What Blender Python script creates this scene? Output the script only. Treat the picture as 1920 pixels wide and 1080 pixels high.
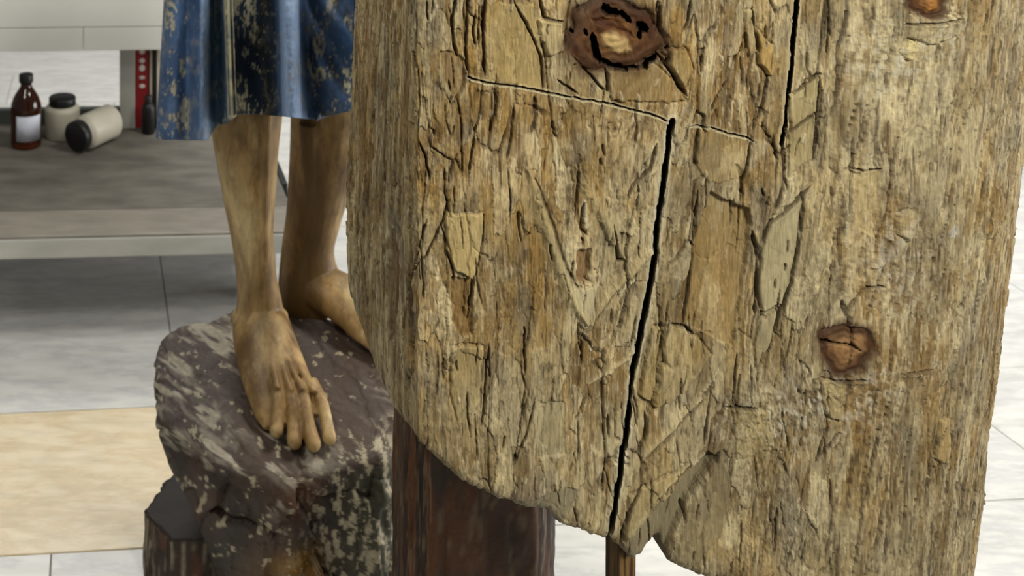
import bpy, bmesh, math, random
import numpy as np
from mathutils import Vector, Matrix

random.seed(7)
for o in list(bpy.data.objects):
    bpy.data.objects.remove(o)
scene = bpy.context.scene
C = scene.collection

# ------------------------------------------------------------------ camera
F = 1800.0            # focal length in pixels of a 1920 px wide frame
PX, PY = 300.0, -420.0    # where the optical axis meets the picture (the photo is a crop, camera held level)
HC = 1.55             # camera height
cam_d = bpy.data.cameras.new('camera')
cam = bpy.data.objects.new('camera', cam_d)
C.objects.link(cam)
cam.location = (0, 0, HC)
cam.rotation_euler = (math.radians(90), 0, 0)
cam_d.sensor_width = 36.0
cam_d.lens = 36.0 * F / 1920.0
cam_d.shift_x = (960 - PX) / 1920.0
cam_d.shift_y = (PY - 540) / 1920.0
cam_d.clip_start = 0.05
cam_d.dof.use_dof = True
cam_d.dof.focus_distance = 1.0
cam_d.dof.aperture_fstop = 8.5
scene.camera = cam

# ------------------------------------------------------------------ light
world = bpy.data.worlds.new('world')
scene.world = world
world.use_nodes = True
bg = world.node_tree.nodes['Background']
bg.inputs['Color'].default_value = (1.0, 0.99, 0.96, 1)
bg.inputs['Strength'].default_value = 0.20

def area(name, loc, target, sx, sy, power, col):
    d = bpy.data.lights.new(name, 'AREA')
    d.shape = 'RECTANGLE'; d.size = sx; d.size_y = sy
    d.energy = power; d.color = col
    o = bpy.data.objects.new(name, d); C.objects.link(o)
    o.location = loc
    o.rotation_euler = (Vector(target) - Vector(loc)).to_track_quat('-Z', 'Y').to_euler()
    return o
# ceiling panels over the photographer and over the statue, tall window on the right, skylight over the far floor
area('overhead_light', (1.35, -1.0, 2.65), (0.7, 1.1, 0.8), 0.7, 0.6, 97, (1.0, 0.97, 0.90))
area('overhead_light', (-0.75, 0.8, 2.75), (0.2, 1.5, 0.6), 0.6, 0.5, 20, (1.0, 0.97, 0.91))  # unseen fill lamp, added to brighten the timber's left face
area('overhead_light', (1.6, 1.95, 2.9), (0.25, 1.85, 0.4), 0.6, 0.5, 46, (1.0, 0.97, 0.91))
area('window_light', (4.2, 2.5, 0.95), (0.3, 1.95, 0.7), 2.0, 1.2, 100, (1.0, 0.99, 0.97))
area('far_skylight', (0.2, 4.7, 3.1), (0.1, 4.4, 0.0), 2.6, 0.9, 82, (1.0, 0.99, 0.95))

scene.view_settings.view_transform = 'Standard'
scene.view_settings.look = 'None'
scene.view_settings.exposure = 0.0
scene.view_settings.gamma = 1.0
scene.view_settings.use_curve_mapping = False

# ------------------------------------------------------------------ helpers
def P(px, py, d):
    """world point seen at photo pixel (px, py) at distance d along the optical axis"""
    return Vector(((px - PX) * d / F, d, HC - (py - PY) * d / F))

def lin(c):
    c = np.asarray(c, dtype=float) / 255.0
    return np.where(c <= 0.04045, c / 12.92, ((c + 0.055) / 1.055) ** 2.4)

def L4(r, g, b):
    v = lin((r, g, b)); return (float(v[0]), float(v[1]), float(v[2]), 1.0)

def tag(o, label=None, cat=None, group=None, kind=None):
    if label: o['label'] = label
    if cat: o['category'] = cat
    if group: o['group'] = group
    if kind: o['kind'] = kind
    return o

def empty(name, loc, label, cat, group=None, rz=0):
    o = bpy.data.objects.new(name, None); C.objects.link(o)
    o.empty_display_size = 0.05
    o.location = loc; o.rotation_euler = (0, 0, rz)
    return tag(o, label, cat, group)

def link(name, me, mat, parent=None, smooth=True):
    """link a mesh given in world coordinates, keeping it in place below its parent"""
    o = bpy.data.objects.new(name, me); C.objects.link(o)
    if mat: me.materials.append(mat)
    if smooth and len(me.polygons):
        me.polygons.foreach_set('use_smooth', [True] * len(me.polygons))
    if parent:
        o.parent = parent
        bpy.context.view_layer.update()
        o.matrix_parent_inverse = parent.matrix_world.inverted()
    return o

def grid_mesh(name, co, quads, col=None):
    me = bpy.data.meshes.new(name)
    co = np.ascontiguousarray(co, dtype=np.float32)
    q = np.ascontiguousarray(quads, dtype=np.int32)
    me.vertices.add(len(co)); me.vertices.foreach_set('co', co.ravel())
    n = len(q)
    me.loops.add(n * 4); me.loops.foreach_set('vertex_index', q.ravel())
    me.polygons.add(n)
    me.polygons.foreach_set('loop_start', np.arange(0, n * 4, 4, dtype=np.int32))
    me.polygons.foreach_set('loop_total', np.full(n, 4, dtype=np.int32))
    if col is not None:
        a = me.color_attributes.new('paint', 'FLOAT_COLOR', 'POINT')
        c4 = np.ones((len(co), 4), dtype=np.float32); c4[:, :3] = col
        a.data.foreach_set('color', c4.ravel())
    me.update(calc_edges=True)
    me.validate()
    return me

def box(bm, x0, x1, y0, y1, z0, z1, bev=0.0):
    r = bmesh.ops.create_cube(bm, size=1.0)
    for v in r['verts']:
        v.co = Vector(((x0 + x1) / 2 + v.co.x * (x1 - x0), (y0 + y1) / 2 + v.co.y * (y1 - y0), (z0 + z1) / 2 + v.co.z * (z1 - z0)))
    if bev > 0:
        es = set()
        for v in r['verts']: es.update(v.link_edges)
        bmesh.ops.bevel(bm, geom=list(es), offset=bev, segments=2, affect='EDGES', profile=0.6)

def bmesh_obj(name, bm, mat, parent=None, smooth=False, xf=None):
    me = bpy.data.meshes.new(name)
    if xf is not None: bm.transform(xf)
    bmesh.ops.recalc_face_normals(bm, faces=bm.faces)
    bm.to_mesh(me); bm.free()
    return link(name, me, mat, parent, smooth)

def lathe(prof, n=40):
    bm = bmesh.new(); rings = []
    for r, z in prof:
        if r < 1e-6: rings.append([bm.verts.new((0, 0, z))])
        else: rings.append([bm.verts.new((r * math.cos(2 * math.pi * k / n), r * math.sin(2 * math.pi * k / n), z)) for k in range(n)])
    for a, b in zip(rings, rings[1:]):
        for k in range(n):
            k2 = (k + 1) % n
            if len(a) == 1 and len(b) == 1: continue
            if len(a) == 1: bm.faces.new((a[0], b[k], b[k2]))
            elif len(b) == 1: bm.faces.new((a[k], a[k2], b[0]))
            else: bm.faces.new((a[k], a[k2], b[k2], b[k]))
    return bm

# ------------------------------------------------------------------ numpy noise
_rng = np.random.RandomState(11)
_tab = _rng.rand(256, 256)
def vnoise(x, y, s=0):
    x = x + s * 17.31; y = y + s * 41.77
    xi = np.floor(x).astype(int); yi = np.floor(y).astype(int)
    fx = x - xi; fy = y - yi
    fx = fx * fx * fx * (fx * (fx * 6 - 15) + 10); fy = fy * fy * fy * (fy * (fy * 6 - 15) + 10)
    a = _tab[xi & 255, yi & 255]; b = _tab[(xi + 1) & 255, yi & 255]
    c = _tab[xi & 255, (yi + 1) & 255]; d = _tab[(xi + 1) & 255, (yi + 1) & 255]
    return ((a * (1 - fx) + b * fx) * (1 - fy) + (c * (1 - fx) + d * fx) * fy) * 2 - 1
def fbm(x, y, s=0, o=4, g=0.5):
    t = 0; a = 1; n = 0
    for k in range(o):
        t = t + a * vnoise(x * 2 ** k, y * 2 ** k, s + k * 3); n += a; a *= g
    return t / n
def hsh(i, j, k):
    v = np.sin(i * 127.1 + j * 311.7 + k * 74.7) * 43758.5453
    return v - np.floor(v)
def voronoi(x, y, s=0):
    """F1, F2-F1, per-cell random numbers a b c, offset from the cell's seed dx dy"""
    xi = np.floor(x); yi = np.floor(y)
    f1 = np.full(x.shape, 9.0); f2 = np.full(x.shape, 9.0)
    ci = np.zeros(x.shape); cj = np.zeros(x.shape); dx = np.zeros(x.shape); dy = np.zeros(x.shape)
    for a in (-1, 0, 1):
        for b in (-1, 0, 1):
            i = xi + a; j = yi + b
            sx = i + hsh(i, j, s); sy = j + hsh(i, j, s + 1)
            ex = x - sx; ey = y - sy
            d = np.sqrt(ex * ex + ey * ey)
            near = d < f1
            f2 = np.where(near, f1, np.minimum(f2, d))
            f1 = np.where(near, d, f1)
            ci = np.where(near, i, ci); cj = np.where(near, j, cj)
            dx = np.where(near, ex, dx); dy = np.where(near, ey, dy)
    return f1, f2 - f1, hsh(ci, cj, s + 5), hsh(ci, cj, s + 6), hsh(ci, cj, s + 7), dx, dy
def sstep(a, b, x):
    t = np.clip((x - a) / (b - a), 0, 1); return t * t * (3 - 2 * t)

# ------------------------------------------------------------------ materials
def mat_new(name, rough=0.6, spec=0.4):
    m = bpy.data.materials.new(name); m.use_nodes = True
    nt = m.node_tree; b = nt.nodes['Principled BSDF']
    b.inputs['Roughness'].default_value = rough
    b.inputs['Specular IOR Level'].default_value = spec
    return m, nt, b

def noise_node(nt, scale, detail=6, stretch=(1, 1, 1), rough=0.55, dist=0.0, rot=(0, 0, 0)):
    tc = nt.nodes.new('ShaderNodeTexCoord'); mp = nt.nodes.new('ShaderNodeMapping')
    mp.inputs['Scale'].default_value = stretch; mp.inputs['Rotation'].default_value = rot
    nt.links.new(tc.outputs['Object'], mp.inputs['Vector'])
    n = nt.nodes.new('ShaderNodeTexNoise')
    n.inputs['Scale'].default_value = scale; n.inputs['Detail'].default_value = detail
    n.inputs['Roughness'].default_value = rough; n.inputs['Distortion'].default_value = dist
    nt.links.new(mp.outputs['Vector'], n.inputs['Vector'])
    return n

def ramp(nt, src, stops):
    r = nt.nodes.new('ShaderNodeValToRGB')
    e = r.color_ramp.elements
    while len(e) > 1: e.remove(e[-1])
    e[0].position = stops[0][0]; e[0].color = stops[0][1]
    for p, c in stops[1:]:
        k = e.new(p); k.color = c
    nt.links.new(src, r.inputs['Fac'])
    return r

def mixc(nt, fac, a, b, mode='MIX'):
    m = nt.nodes.new('ShaderNodeMix'); m.data_type = 'RGBA'; m.blend_type = mode
    for sock, v in ((m.inputs[0], fac), (m.inputs[6], a), (m.inputs[7], b)):
        if hasattr(v, 'is_output') or isinstance(v, bpy.types.NodeSocket): nt.links.new(v, sock)
        else: sock.default_value = v
    return m.outputs[2]

def bump(nt, b, src, strength, dist):
    n = nt.nodes.new('ShaderNodeBump')
    n.inputs['Strength'].default_value = strength; n.inputs['Distance'].default_value = dist
    nt.links.new(src, n.inputs['Height']); nt.links.new(n.outputs['Normal'], b.inputs['Normal'])

def mat_plain(name, c1, c2=None, rough=0.6, scale=12, stretch=(1, 1, 1), spec=0.4, bmp=0.15, bdist=0.002):
    m, nt, b = mat_new(name, rough, spec)
    n = noise_node(nt, scale, 6, stretch)
    r = ramp(nt, n.outputs['Fac'], [(0.3, c1), (0.7, c2 or c1)])
    nt.links.new(r.outputs['Color'], b.inputs['Base Color'])
    if bmp: bump(nt, b, n.outputs['Fac'], bmp, bdist)
    return m

def mat_painted(name, rough, spec, scale, stretch, amount, bmp, bdist, scale2=None):
    """material that reads pigment and some painted shading from the vertex colours and adds fine grain"""
    m, nt, b = mat_new(name, rough, spec)
    a = nt.nodes.new('ShaderNodeAttribute'); a.attribute_name = 'paint'
    n = noise_node(nt, scale, 8, stretch, 0.62)
    lo = 1 - amount; hi = 1 + amount
    r = ramp(nt, n.outputs['Fac'], [(0.28, (lo, lo, lo, 1)), (0.72, (1, 1, 1, 1))])
    c = mixc(nt, 1.0, a.outputs['Color'], r.outputs['Color'], 'MULTIPLY')
    nt.links.new(c, b.inputs['Base Color'])
    bump(nt, b, n.outputs['Fac'], bmp, bdist)
    return m

M_timber = mat_painted('weathered_timber', 0.78, 0.25, 420, (1, 1, 0.11), 0.48, 0.8, 0.0016)
M_knot = mat_painted('resinous_knot', 0.7, 0.2, 120, (1, 1, 0.6), 0.45, 0.6, 0.0015)
M_tunic = mat_painted('flaking_blue_paint', 0.62, 0.25, 160, (1, 1, 0.4), 0.38, 0.35, 0.0012)
M_rock = mat_painted('painted_carved_rock', 0.62, 0.3, 130, (1, 1, 1), 0.35, 0.5, 0.002)

def mat_marble(name, base, vein, warm, scale=3.0):
    m, nt, b = mat_new(name, 0.28, 0.45)
    geo = nt.nodes.new('ShaderNodeObjectInfo')
    tc = nt.nodes.new('ShaderNodeNewGeometry')
    off = nt.nodes.new('ShaderNodeVectorMath'); off.operation = 'ADD'
    sc = nt.nodes.new('ShaderNodeVectorMath'); sc.operation = 'SCALE'
    cb = nt.nodes.new('ShaderNodeCombineXYZ')
    nt.links.new(geo.outputs['Random'], cb.inputs[0]); nt.links.new(geo.outputs['Random'], cb.inputs[1]); nt.links.new(geo.outputs['Random'], cb.inputs[2])
    nt.links.new(cb.outputs[0], sc.inputs[0]); sc.inputs['Scale'].default_value = 37.0
    mp = nt.nodes.new('ShaderNodeMapping'); mp.inputs['Scale'].default_value = (1, 3.6, 1); mp.inputs['Rotation'].default_value = (0, 0, 0.08)
    nt.links.new(tc.outputs['Position'], mp.inputs['Vector'])
    nt.links.new(mp.outputs['Vector'], off.inputs[0]); nt.links.new(sc.outputs[0], off.inputs[1])
    n = nt.nodes.new('ShaderNodeTexNoise'); n.inputs['Scale'].default_value = scale; n.inputs['Detail'].default_value = 9
    n.inputs['Roughness'].default_value = 0.68; n.inputs['Distortion'].default_value = 0.2
    nt.links.new(off.outputs[0], n.inputs['Vector'])
    w = nt.nodes.new('ShaderNodeTexNoise'); w.inputs['Scale'].default_value = scale * 3.2; w.inputs['Detail'].default_value = 6
    nt.links.new(off.outputs[0], w.inputs['Vector'])
    r1 = ramp(nt, n.outputs['Fac'], [(0.30, warm), (0.45, base), (0.50, vein), (0.56, base), (0.72, warm)])
    r2 = ramp(nt, w.outputs['Fac'], [(0.35, (0.88, 0.88, 0.87, 1)), (0.6, (1, 1, 1, 1))])
    nt.links.new(mixc(nt, 1.0, r1.outputs['Color'], r2.outputs['Color'], 'MULTIPLY'), b.inputs['Base Color'])
    return m
M_white_marble = mat_marble('white_marble', L4(206, 205, 200), L4(192, 192, 189), L4(212, 210, 204))
M_tan_marble = mat_marble('tan_marble', L4(216, 201, 170), L4(208, 188, 154), L4(224, 212, 186), 4.0)
M_grout = mat_plain('grout', L4(120, 118, 110), L4(140, 137, 128), 0.9, 60)
M_bench_top = mat_plain('worn_bench_top', L4(82, 78, 70), L4(112, 107, 98), 0.6, 7, (1, 2.2, 1), 0.35, 0.05)
M_bench_edge = mat_plain('bench_edging', L4(112, 107, 96), L4(132, 126, 114), 0.45, 9, (1, 3, 1), 0.4, 0.05)
M_bench_front = mat_plain('bench_front', L4(168, 168, 162), L4(184, 184, 178), 0.4, 7, (1, 1, 3), 0.4, 0.05)
M_laminate = mat_plain('white_laminate', L4(190, 190, 182), L4(200, 200, 192), 0.5, 3, (1, 1, 1), 0.35, 0.0)
M_divider = mat_plain('grey_board', L4(140, 140, 130), L4(156, 156, 146), 0.6, 6, (1, 1, 0.3), 0.3, 0.03)
M_rail = mat_plain('dark_rail', L4(56, 60, 56), L4(70, 73, 68), 0.6, 8)
M_black = mat_plain('black_plastic', L4(14, 14, 14), L4(22, 22, 21), 0.45, 30)
M_jar = mat_plain('cream_plastic', L4(176, 170, 152), L4(188, 182, 166), 0.45, 14, (1, 1, 1), 0.4, 0.03)
M_paper = mat_plain('label_paper', L4(188, 192, 204), L4(204, 207, 216), 0.8, 20)
M_red = mat_plain('red_cloth_cover', L4(112, 14, 18), L4(134, 22, 24), 0.55, 30, (1, 1, 0.4))
M_print = mat_plain('silver_print', L4(190, 176, 172), L4(205, 195, 190), 0.5, 40)
M_pages = mat_plain('paper_pages', L4(190, 182, 164), L4(170, 160, 140), 0.8, 60, (6, 1, 0.1))
M_darkcover = mat_plain('black_cover', L4(24, 20, 22), L4(36, 30, 30), 0.5, 30)
m, nt, b = mat_new('amber_glass', 0.08, 0.5)
b.inputs['Base Color'].default_value = (0.32, 0.075, 0.008, 1); b.inputs['Transmission Weight'].default_value = 0.85; b.inputs['IOR'].default_value = 1.45
n = noise_node(nt, 6, 2); r = ramp(nt, n.outputs['Fac'], [(0.3, (0.10, 0.018, 0.002, 1)), (0.7, (0.16, 0.03, 0.003, 1))]); nt.links.new(r.outputs['Color'], b.inputs['Base Color'])
M_amber = m

# ochre flesh paint of the carved legs
m, nt, b = mat_new('worn_flesh_paint', 0.5, 0.35)
n1 = noise_node(nt, 9, 7, (1.6, 1.6, 0.55), 0.6, 0.4)
n2 = noise_node(nt, 34, 8, (1.5, 1.5, 0.5), 0.65)
n3 = noise_node(nt, 5, 5, (1.8, 1.8, 0.6), 0.55, 0.3)
r1 = ramp(nt, n1.outputs['Fac'], [(0.32, L4(116, 88, 48)), (0.5, L4(168, 136, 84)), (0.68, L4(208, 184, 132))])
r2 = ramp(nt, n2.outputs['Fac'], [(0.34, L4(104, 80, 50)), (0.52, L4(255, 255, 255))])
r3 = ramp(nt, n3.outputs['Fac'], [(0.47, (0, 0, 0, 1)), (0.62, (0.85, 0.85, 0.85, 1))])
c = mixc(nt, 0.5, r1.outputs['Color'], r2.outputs['Color'], 'MULTIPLY')
c = mixc(nt, r3.outputs['Color'], c, L4(88, 66, 34))
nt.links.new(c, b.inputs['Base Color']); bump(nt, b, n2.outputs['Fac'], 0.25, 0.002)
M_flesh = m

# ------------------------------------------------------------------ the setting: marble floor
RZ = math.radians(4.0)
def uv2w(u, v): return (u * math.cos(RZ) - v * math.sin(RZ), u * math.sin(RZ) + v * math.cos(RZ))
bm = bmesh.new(); box(bm, -2.2, 5.4, 0.2, 7.6, -0.05, -0.004)
floor = bmesh_obj('floor', bm, M_grout); tag(floor, kind='structure')
rows = [0.62, 1.06, 1.49, 1.925, 2.355, 2.80, 3.25, 3.69, 4.13, 4.57, 5.01, 5.45, 5.89, 6.33, 6.8]
joint = [0.3, 0.1, -0.083, 0.42, 0.215, 0.215, 0.215, 0.52, 0.1, 0.45, 0.2, 0.5, 0.1, 0.4]
TW = 0.86
rt = random.Random(3)
for k in range(len(rows) - 1):
    v0, v1 = rows[k], rows[k + 1]
    n0 = int(math.floor((-1.7 - joint[k]) / TW))
    for q in range(n0, n0 + 8):
        u0 = joint[k] + q * TW; u1 = u0 + TW
        tan = (k == 3 and q in (-1, -2))
        bm = bmesh.new(); box(bm, u0 + 0.0016, u1 - 0.0016, v0 + 0.0016, v1 - 0.0016, -0.02, rt.uniform(-0.0006, 0.0004), 0.0012)
        bmesh_obj('floor_tile', bm, M_tan_marble if tan else M_white_marble, floor, xf=Matrix.Rotation(RZ, 4, 'Z'))

# ------------------------------------------------------------------ low work bench
BZ = 0.30
RB = math.radians(2.6)
RBM = Matrix.Rotation(RB, 4, 'Z')
def bw(u, v): return (u * math.cos(RB) - v * math.sin(RB), u * math.sin(RB) + v * math.cos(RB))
bench = empty('work_bench', (*bw(-0.5, 3.0), 0), 'long low grey work bench with pale front edge behind the carved legs', 'bench')
U1 = 0.505; U0 = -1.7; V0 = 2.612; V1 = 3.50
def bpart(name, mat, dims, bev=0.003, par=None):
    bm = bmesh.new(); box(bm, *dims, bev); return bmesh_obj(name, bm, mat, par or bench, xf=RBM)
bpart('top_board', M_bench_top, (U0, U1, V0 + 0.165, V1, BZ - 0.03, BZ))
bpart('edge_board', M_bench_edge, (U0, U1, V0 + 0.004, V0 + 0.163, BZ - 0.03, BZ + 0.001), 0.006)
bpart('front_apron', M_bench_front, (U0, U1, V0, V0 + 0.02, BZ - 0.058, BZ - 0.006), 0.004)
bpart('end_trim', M_black, (U1 + 0.0005, U1 + 0.018, V0 + 0.30, V1, BZ - 0.04, BZ + 0.006), 0.002)
bpart('back_rail', M_rail, (U0, 0.02, V1 - 0.03, V1 + 0.0, BZ + 0.001, BZ + 0.05))
for (lu, lv) in ((U1 - 0.09, V0 + 0.22), (U1 - 0.09, V1 - 0.12), (U0 + 0.06, V0 + 0.1), (U0 + 0.06, V1 - 0.12)):
    bpart('leg', M_bench_front, (lu, lu + 0.06, lv, lv + 0.06, 0.0, BZ - 0.031))

# shelf standing on the bench: boards carrying a shallow white cabinet
shelf = empty('wall_shelf', (*bw(-0.5, 3.4), BZ), 'white laminate cabinet raised on grey boards above the bench', 'cabinet')
SZ = 0.608; SV = 3.30
bpart('bottom_rail', M_laminate, (-1.6, -0.1145, SV, SV + 0.02, SZ, SZ + 0.079), 0.002, shelf)
bpart('bottom_rail', M_laminate, (-0.113, 0.2, SV, SV + 0.02, SZ, SZ + 0.079), 0.002, shelf)
bpart('front_panel', M_laminate, (-1.6, 0.2, SV, SV + 0.02, SZ + 0.081, SZ + 0.55), 0.002, shelf)
bpart('cabinet_body', M_laminate, (-1.6, 0.2, SV + 0.021, SV + 0.30, SZ + 0.002, SZ + 0.55), 0.002, shelf)
bpart('divider', M_divider, (0.012, 0.066, SV + 0.10, SV + 0.29, BZ + 0.001, SZ + 0.001), 0.002, shelf)
bpart('divider', M_divider, (-1.5, -1.478, SV + 0.05, SV + 0.19, BZ + 0.001, SZ + 0.001), 0.002, shelf)

# ------------------------------------------------------------------ things on the bench
def on_bench(px, py):
    d = (HC - BZ) * F / (py - PY); p = P(px, py, d); return Vector((p.x, p.y, BZ + 0.0008))
p = on_bench(49, 272)
bt = empty('medicine_bottle', p, 'amber glass bottle with black cap and pale label on the grey bench', 'bottle')
bt.scale = (1, 1, 0.95)
def at(o, parent, loc=(0, 0, 0), rot=(0, 0, 0)):
    o.parent = parent; o.matrix_parent_inverse = Matrix.Identity(4); o.location = loc; o.rotation_euler = rot; return o
def lathe_part(name, prof, mat, parent, loc=(0, 0, 0), rot=(0, 0, 0), n=40):
    return at(bmesh_obj(name, lathe(prof, n), mat, None, True), parent, loc, rot)
lathe_part('glass_body', [(0, 0), (0.046, 0), (0.051, 0.004), (0.052, 0.012), (0.052, 0.135), (0.050, 0.150), (0.043, 0.170), (0.033, 0.188), (0.023, 0.203), (0.019, 0.212), (0.019, 0.225), (0, 0.225)], M_amber, bt)
lathe_part('cap', [(0, 0.224), (0.0235, 0.224), (0.024, 0.226), (0.024, 0.250), (0.0225, 0.2525), (0, 0.2525)], M_black, bt)
bm = bmesh.new(); n = 18; R = 0.0526
for (zz0, zz1) in ((0.030, 0.118),):
    vs = []
    for k in range(n + 1):
        a = math.radians(-90 - 48 + 100 * k / n + 18)
        vs.append([bm.verts.new((r * math.cos(a), r * math.sin(a), z)) for r, z in ((R, zz0), (R, zz1), (R + 0.0006, zz1), (R + 0.0006, zz0))])
    for a, b_ in zip(vs, vs[1:]):
        for q in range(4): bm.faces.new((a[q], a[(q + 1) % 4], b_[(q + 1) % 4], b_[q]))
    bm.faces.new(vs[0]); bm.faces.new(vs[-1])
at(bmesh_obj('label', bm, M_paper, None, True), bt)

p = on_bench(117, 254)
j1 = empty('plastic_jar', p, 'upright cream jar with black lid right of the amber bottle', 'jar')
lathe_part('jar_body', [(0, 0), (0.058, 0), (0.061, 0.003), (0.061, 0.090), (0.057, 0.100), (0.046, 0.106), (0.041, 0.108), (0, 0.108)], M_jar, j1)
lathe_part('lid', [(0, 0.1075), (0.046, 0.1075), (0.047, 0.109), (0.047, 0.131), (0.045, 0.134), (0, 0.134)], M_black, j1)
p = on_bench(152, 288)
j2 = empty('plastic_jar', (p.x, p.y, p.z), 'cream jar lying on its side, black lid facing forward', 'jar')
rr = (math.radians(90), 0, math.radians(-36 + 180))
# axis runs away from the viewer to the right; the lid faces the viewer
ax = Vector((math.sin(math.radians(38)), math.cos(math.radians(38)), 0.02)).normalized()
q = ax.to_track_quat('Z', 'Y').to_euler()
lathe_part('jar_body', [(0, 0.0), (0.041, 0.0), (0.046, 0.006), (0.055, 0.016), (0.056, 0.02), (0.056, 0.145), (0.052, 0.15), (0, 0.15)], M_jar, j2, (0, 0.02, 0.0565), q)
lathe_part('lid', [(0, -0.032), (0.046, -0.032), (0.049, -0.029), (0.049, -0.002), (0, -0.001)], M_black, j2, (0, 0.02, 0.0565), q)

# books and a black bottle under the cabinet
def book(name, px0, px1, py_base, h, depth, cover, label, group=None, marks=False, lean=0.0):
    d = (HC - BZ) * F / (py_base - PY)
    a = P(px0, py_base, d); c = P(px1, py_base, d); w = (c.x - a.x)
    e = empty(name, ((a.x + c.x) / 2, d, BZ + 0.0008), label, 'book', group)
    t = 0.003 if w > 0.012 else 0.0015
    bm = bmesh.new()
    box(bm, -w / 2, -w / 2 + t, 0.0, depth, 0, h, 0.0006); box(bm, w / 2 - t, w / 2, 0.0, depth, 0, h, 0.0006); box(bm, -w / 2, w / 2, 0, t, 0, h, 0.0009)
    at(bmesh_obj('cover', bm, cover, None), e)
    bm = bmesh.new(); box(bm, -w / 2 + t, w / 2 - t, t, depth - 0.004, 0.003, h - 0.003)
    at(bmesh_obj('pages', bm, M_pages, None), e)
    e.rotation_euler = (0, lean, RB)
    return e, w
rb, w = book('book', 242, 279, 240, 0.285, 0.15, M_red, 'red clothbound book with silver spine marks right of the grey divider')
bm = bmesh.new()
for (z, hh) in ((0.272, 0.022), (0.238, 0.018), (0.212, 0.026), (0.178, 0.014), (0.148, 0.016)):
    bmesh.ops.create_icosphere(bm, subdivisions=2, radius=1.0, matrix=Matrix.Translation((w * 0.16, -0.0008, z)) @ Matrix.Diagonal((w * 0.16, 0.0012, hh * 0.5, 1)))
at(bmesh_obj('spine_marks', bm, M_print, None, True), rb)
book('book', 281, 285.5, 241, 0.29, 0.14, M_pages, 'thin pale book between the red book and the black book')
book('book', 286.5, 293, 242, 0.29, 0.14, M_darkcover, 'thin black book between two pale books')
book('book', 294, 301, 243, 0.29, 0.14, M_pages, 'pale book at the edge of the blue tunic')
p = on_bench(278, 249)
bb = empty('dark_bottle', p, 'small black bottle standing before the red book', 'bottle')
lathe_part('bottle_body', [(0, 0), (0.021, 0), (0.023, 0.003), (0.023, 0.085), (0.019, 0.100), (0.012, 0.106), (0, 0.106)], M_black, bb)
lathe_part('cap', [(0, 0.105), (0.013, 0.105), (0.0135, 0.107), (0.0135, 0.128), (0.012, 0.130), (0, 0.130)], M_darkcover, bb)

# ------------------------------------------------------------------ carved statue on its rock
CX, CY = 0.235, 1.80
def rock_plane(x, y): return 0.384 + 0.27 * (y - 1.66)
statue = empty('painted_statue', (CX, CY, 0), 'carved wooden figure in flaking blue tunic, barefoot on a brown rock', 'statue')

# rock: lofted rings, rounded rim above an undercut body
NT, NR = 420, 300
th = np.linspace(0, 2 * math.pi, NT, endpoint=False)
cs, sn = np.cos(th), np.sin(th)
left = np.clip(-cs, 0, 1) ** 1.2
front = np.clip(-sn, 0, 1)
rx, ry = 0.262, 0.178
irr = 1 + 0.05 * np.sin(3 * th + 0.8) + 0.03 * np.sin(7 * th + 2.0) + 0.02 * np.sin(11 * th)
# levels: radius factor, blend of height (0 plane .. 1 absolute), dz below plane / absolute z
lv = []
lv.append((0.02 + 0 * th, 'p', 0.0)); lv.append((0.45 + 0 * th, 'p', 0.004)); lv.append((0.80 + 0 * th, 'p', 0.0))
lv.append((0.95 + 0 * th, 'p', -0.010)); lv.append((1.0 + 0 * th, 'p', -0.035)); lv.append((0.99 - 0.02 * left, 'p', -0.08))
lv.append((0.95 - 0.17 * left, 'a', 0.24)); lv.append((0.90 - 0.26 * left, 'a', 0.17)); lv.append((0.86 - 0.34 * left, 'a', 0.09)); lv.append((0.88 - 0.34 * left, 'a', 0.0))
RR = np.array([l[0] * irr for l in lv])
XX = CX + RR * rx * cs; YY = CY + RR * ry * sn
ZZ = np.array([(rock_plane(XX[i], YY[i]) + l[2]) if l[1] == 'p' else np.full(NT, l[2]) for i, l in enumerate(lv)])
def cr_interp(A, n):
    k = A.shape[0]; t = np.linspace(0, k - 1, n); i = np.clip(np.floor(t).astype(int), 0, k - 2); f = (t - i)[:, None]
    p0 = A[np.clip(i - 1, 0, k - 1)]; p1 = A[i]; p2 = A[i + 1]; p3 = A[np.clip(i + 2, 0, k - 1)]
    return 0.5 * (2 * p1 + (p2 - p0) * f + (2 * p0 - 5 * p1 + 4 * p2 - p3) * f ** 2 + (3 * p1 - p0 - 3 * p2 + p3) * f ** 3)
X = cr_interp(XX, NR); Y = cr_interp(YY, NR); Z = cr_interp(ZZ, NR)
lev = np.linspace(0, len(lv) - 1, NR)[:, None] + 0 * X
# chisel marks and blocky relief, displaced away from the axis
nx = X - CX; ny = (Y - CY) * 1.4; nl = np.sqrt(nx ** 2 + ny ** 2) + 1e-6; nx /= nl; ny /= nl
sidew = sstep(2.6, 4.2, lev)
W_ = 0.62 * Y + 0.78 * Z; a_ = X + 0.12 * Y; b_ = W_ + 0.0     # grain coordinates across the sloping face
f1, e, r1, r2, r3, dx, dy = voronoi(a_ * 11 + 0.5 * fbm(X * 9, b_ * 9, 3), b_ * 8 + 0.4 * fbm(X * 8, b_ * 9, 5), 31)
g1, ge, q1, q2, q3, gdx, gdy = voronoi(a_ * 46 + b_ * 22, b_ * 30 - a_ * 18, 77)
rightw = sstep(0.28, 0.36, X) * sstep(3.0, 4.0, lev)
h = 0.014 * (r1 - 0.5) + 0.05 * (r2 - 0.5) * dx + 0.006 * fbm(a_ * 14, b_ * 14, 9) - 0.003 * np.exp(-(e / 0.06) ** 2) * sidew
h += (0.004 * (q1 - 0.5) + 0.006 * (q2 - 0.5) * gdx) * (1 - 0.3 * sidew)
h += rightw * (0.016 * fbm(a_ * 34, b_ * 9, 15) + 0.010 * fbm(a_ * 16, b_ * 20, 17))
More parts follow.
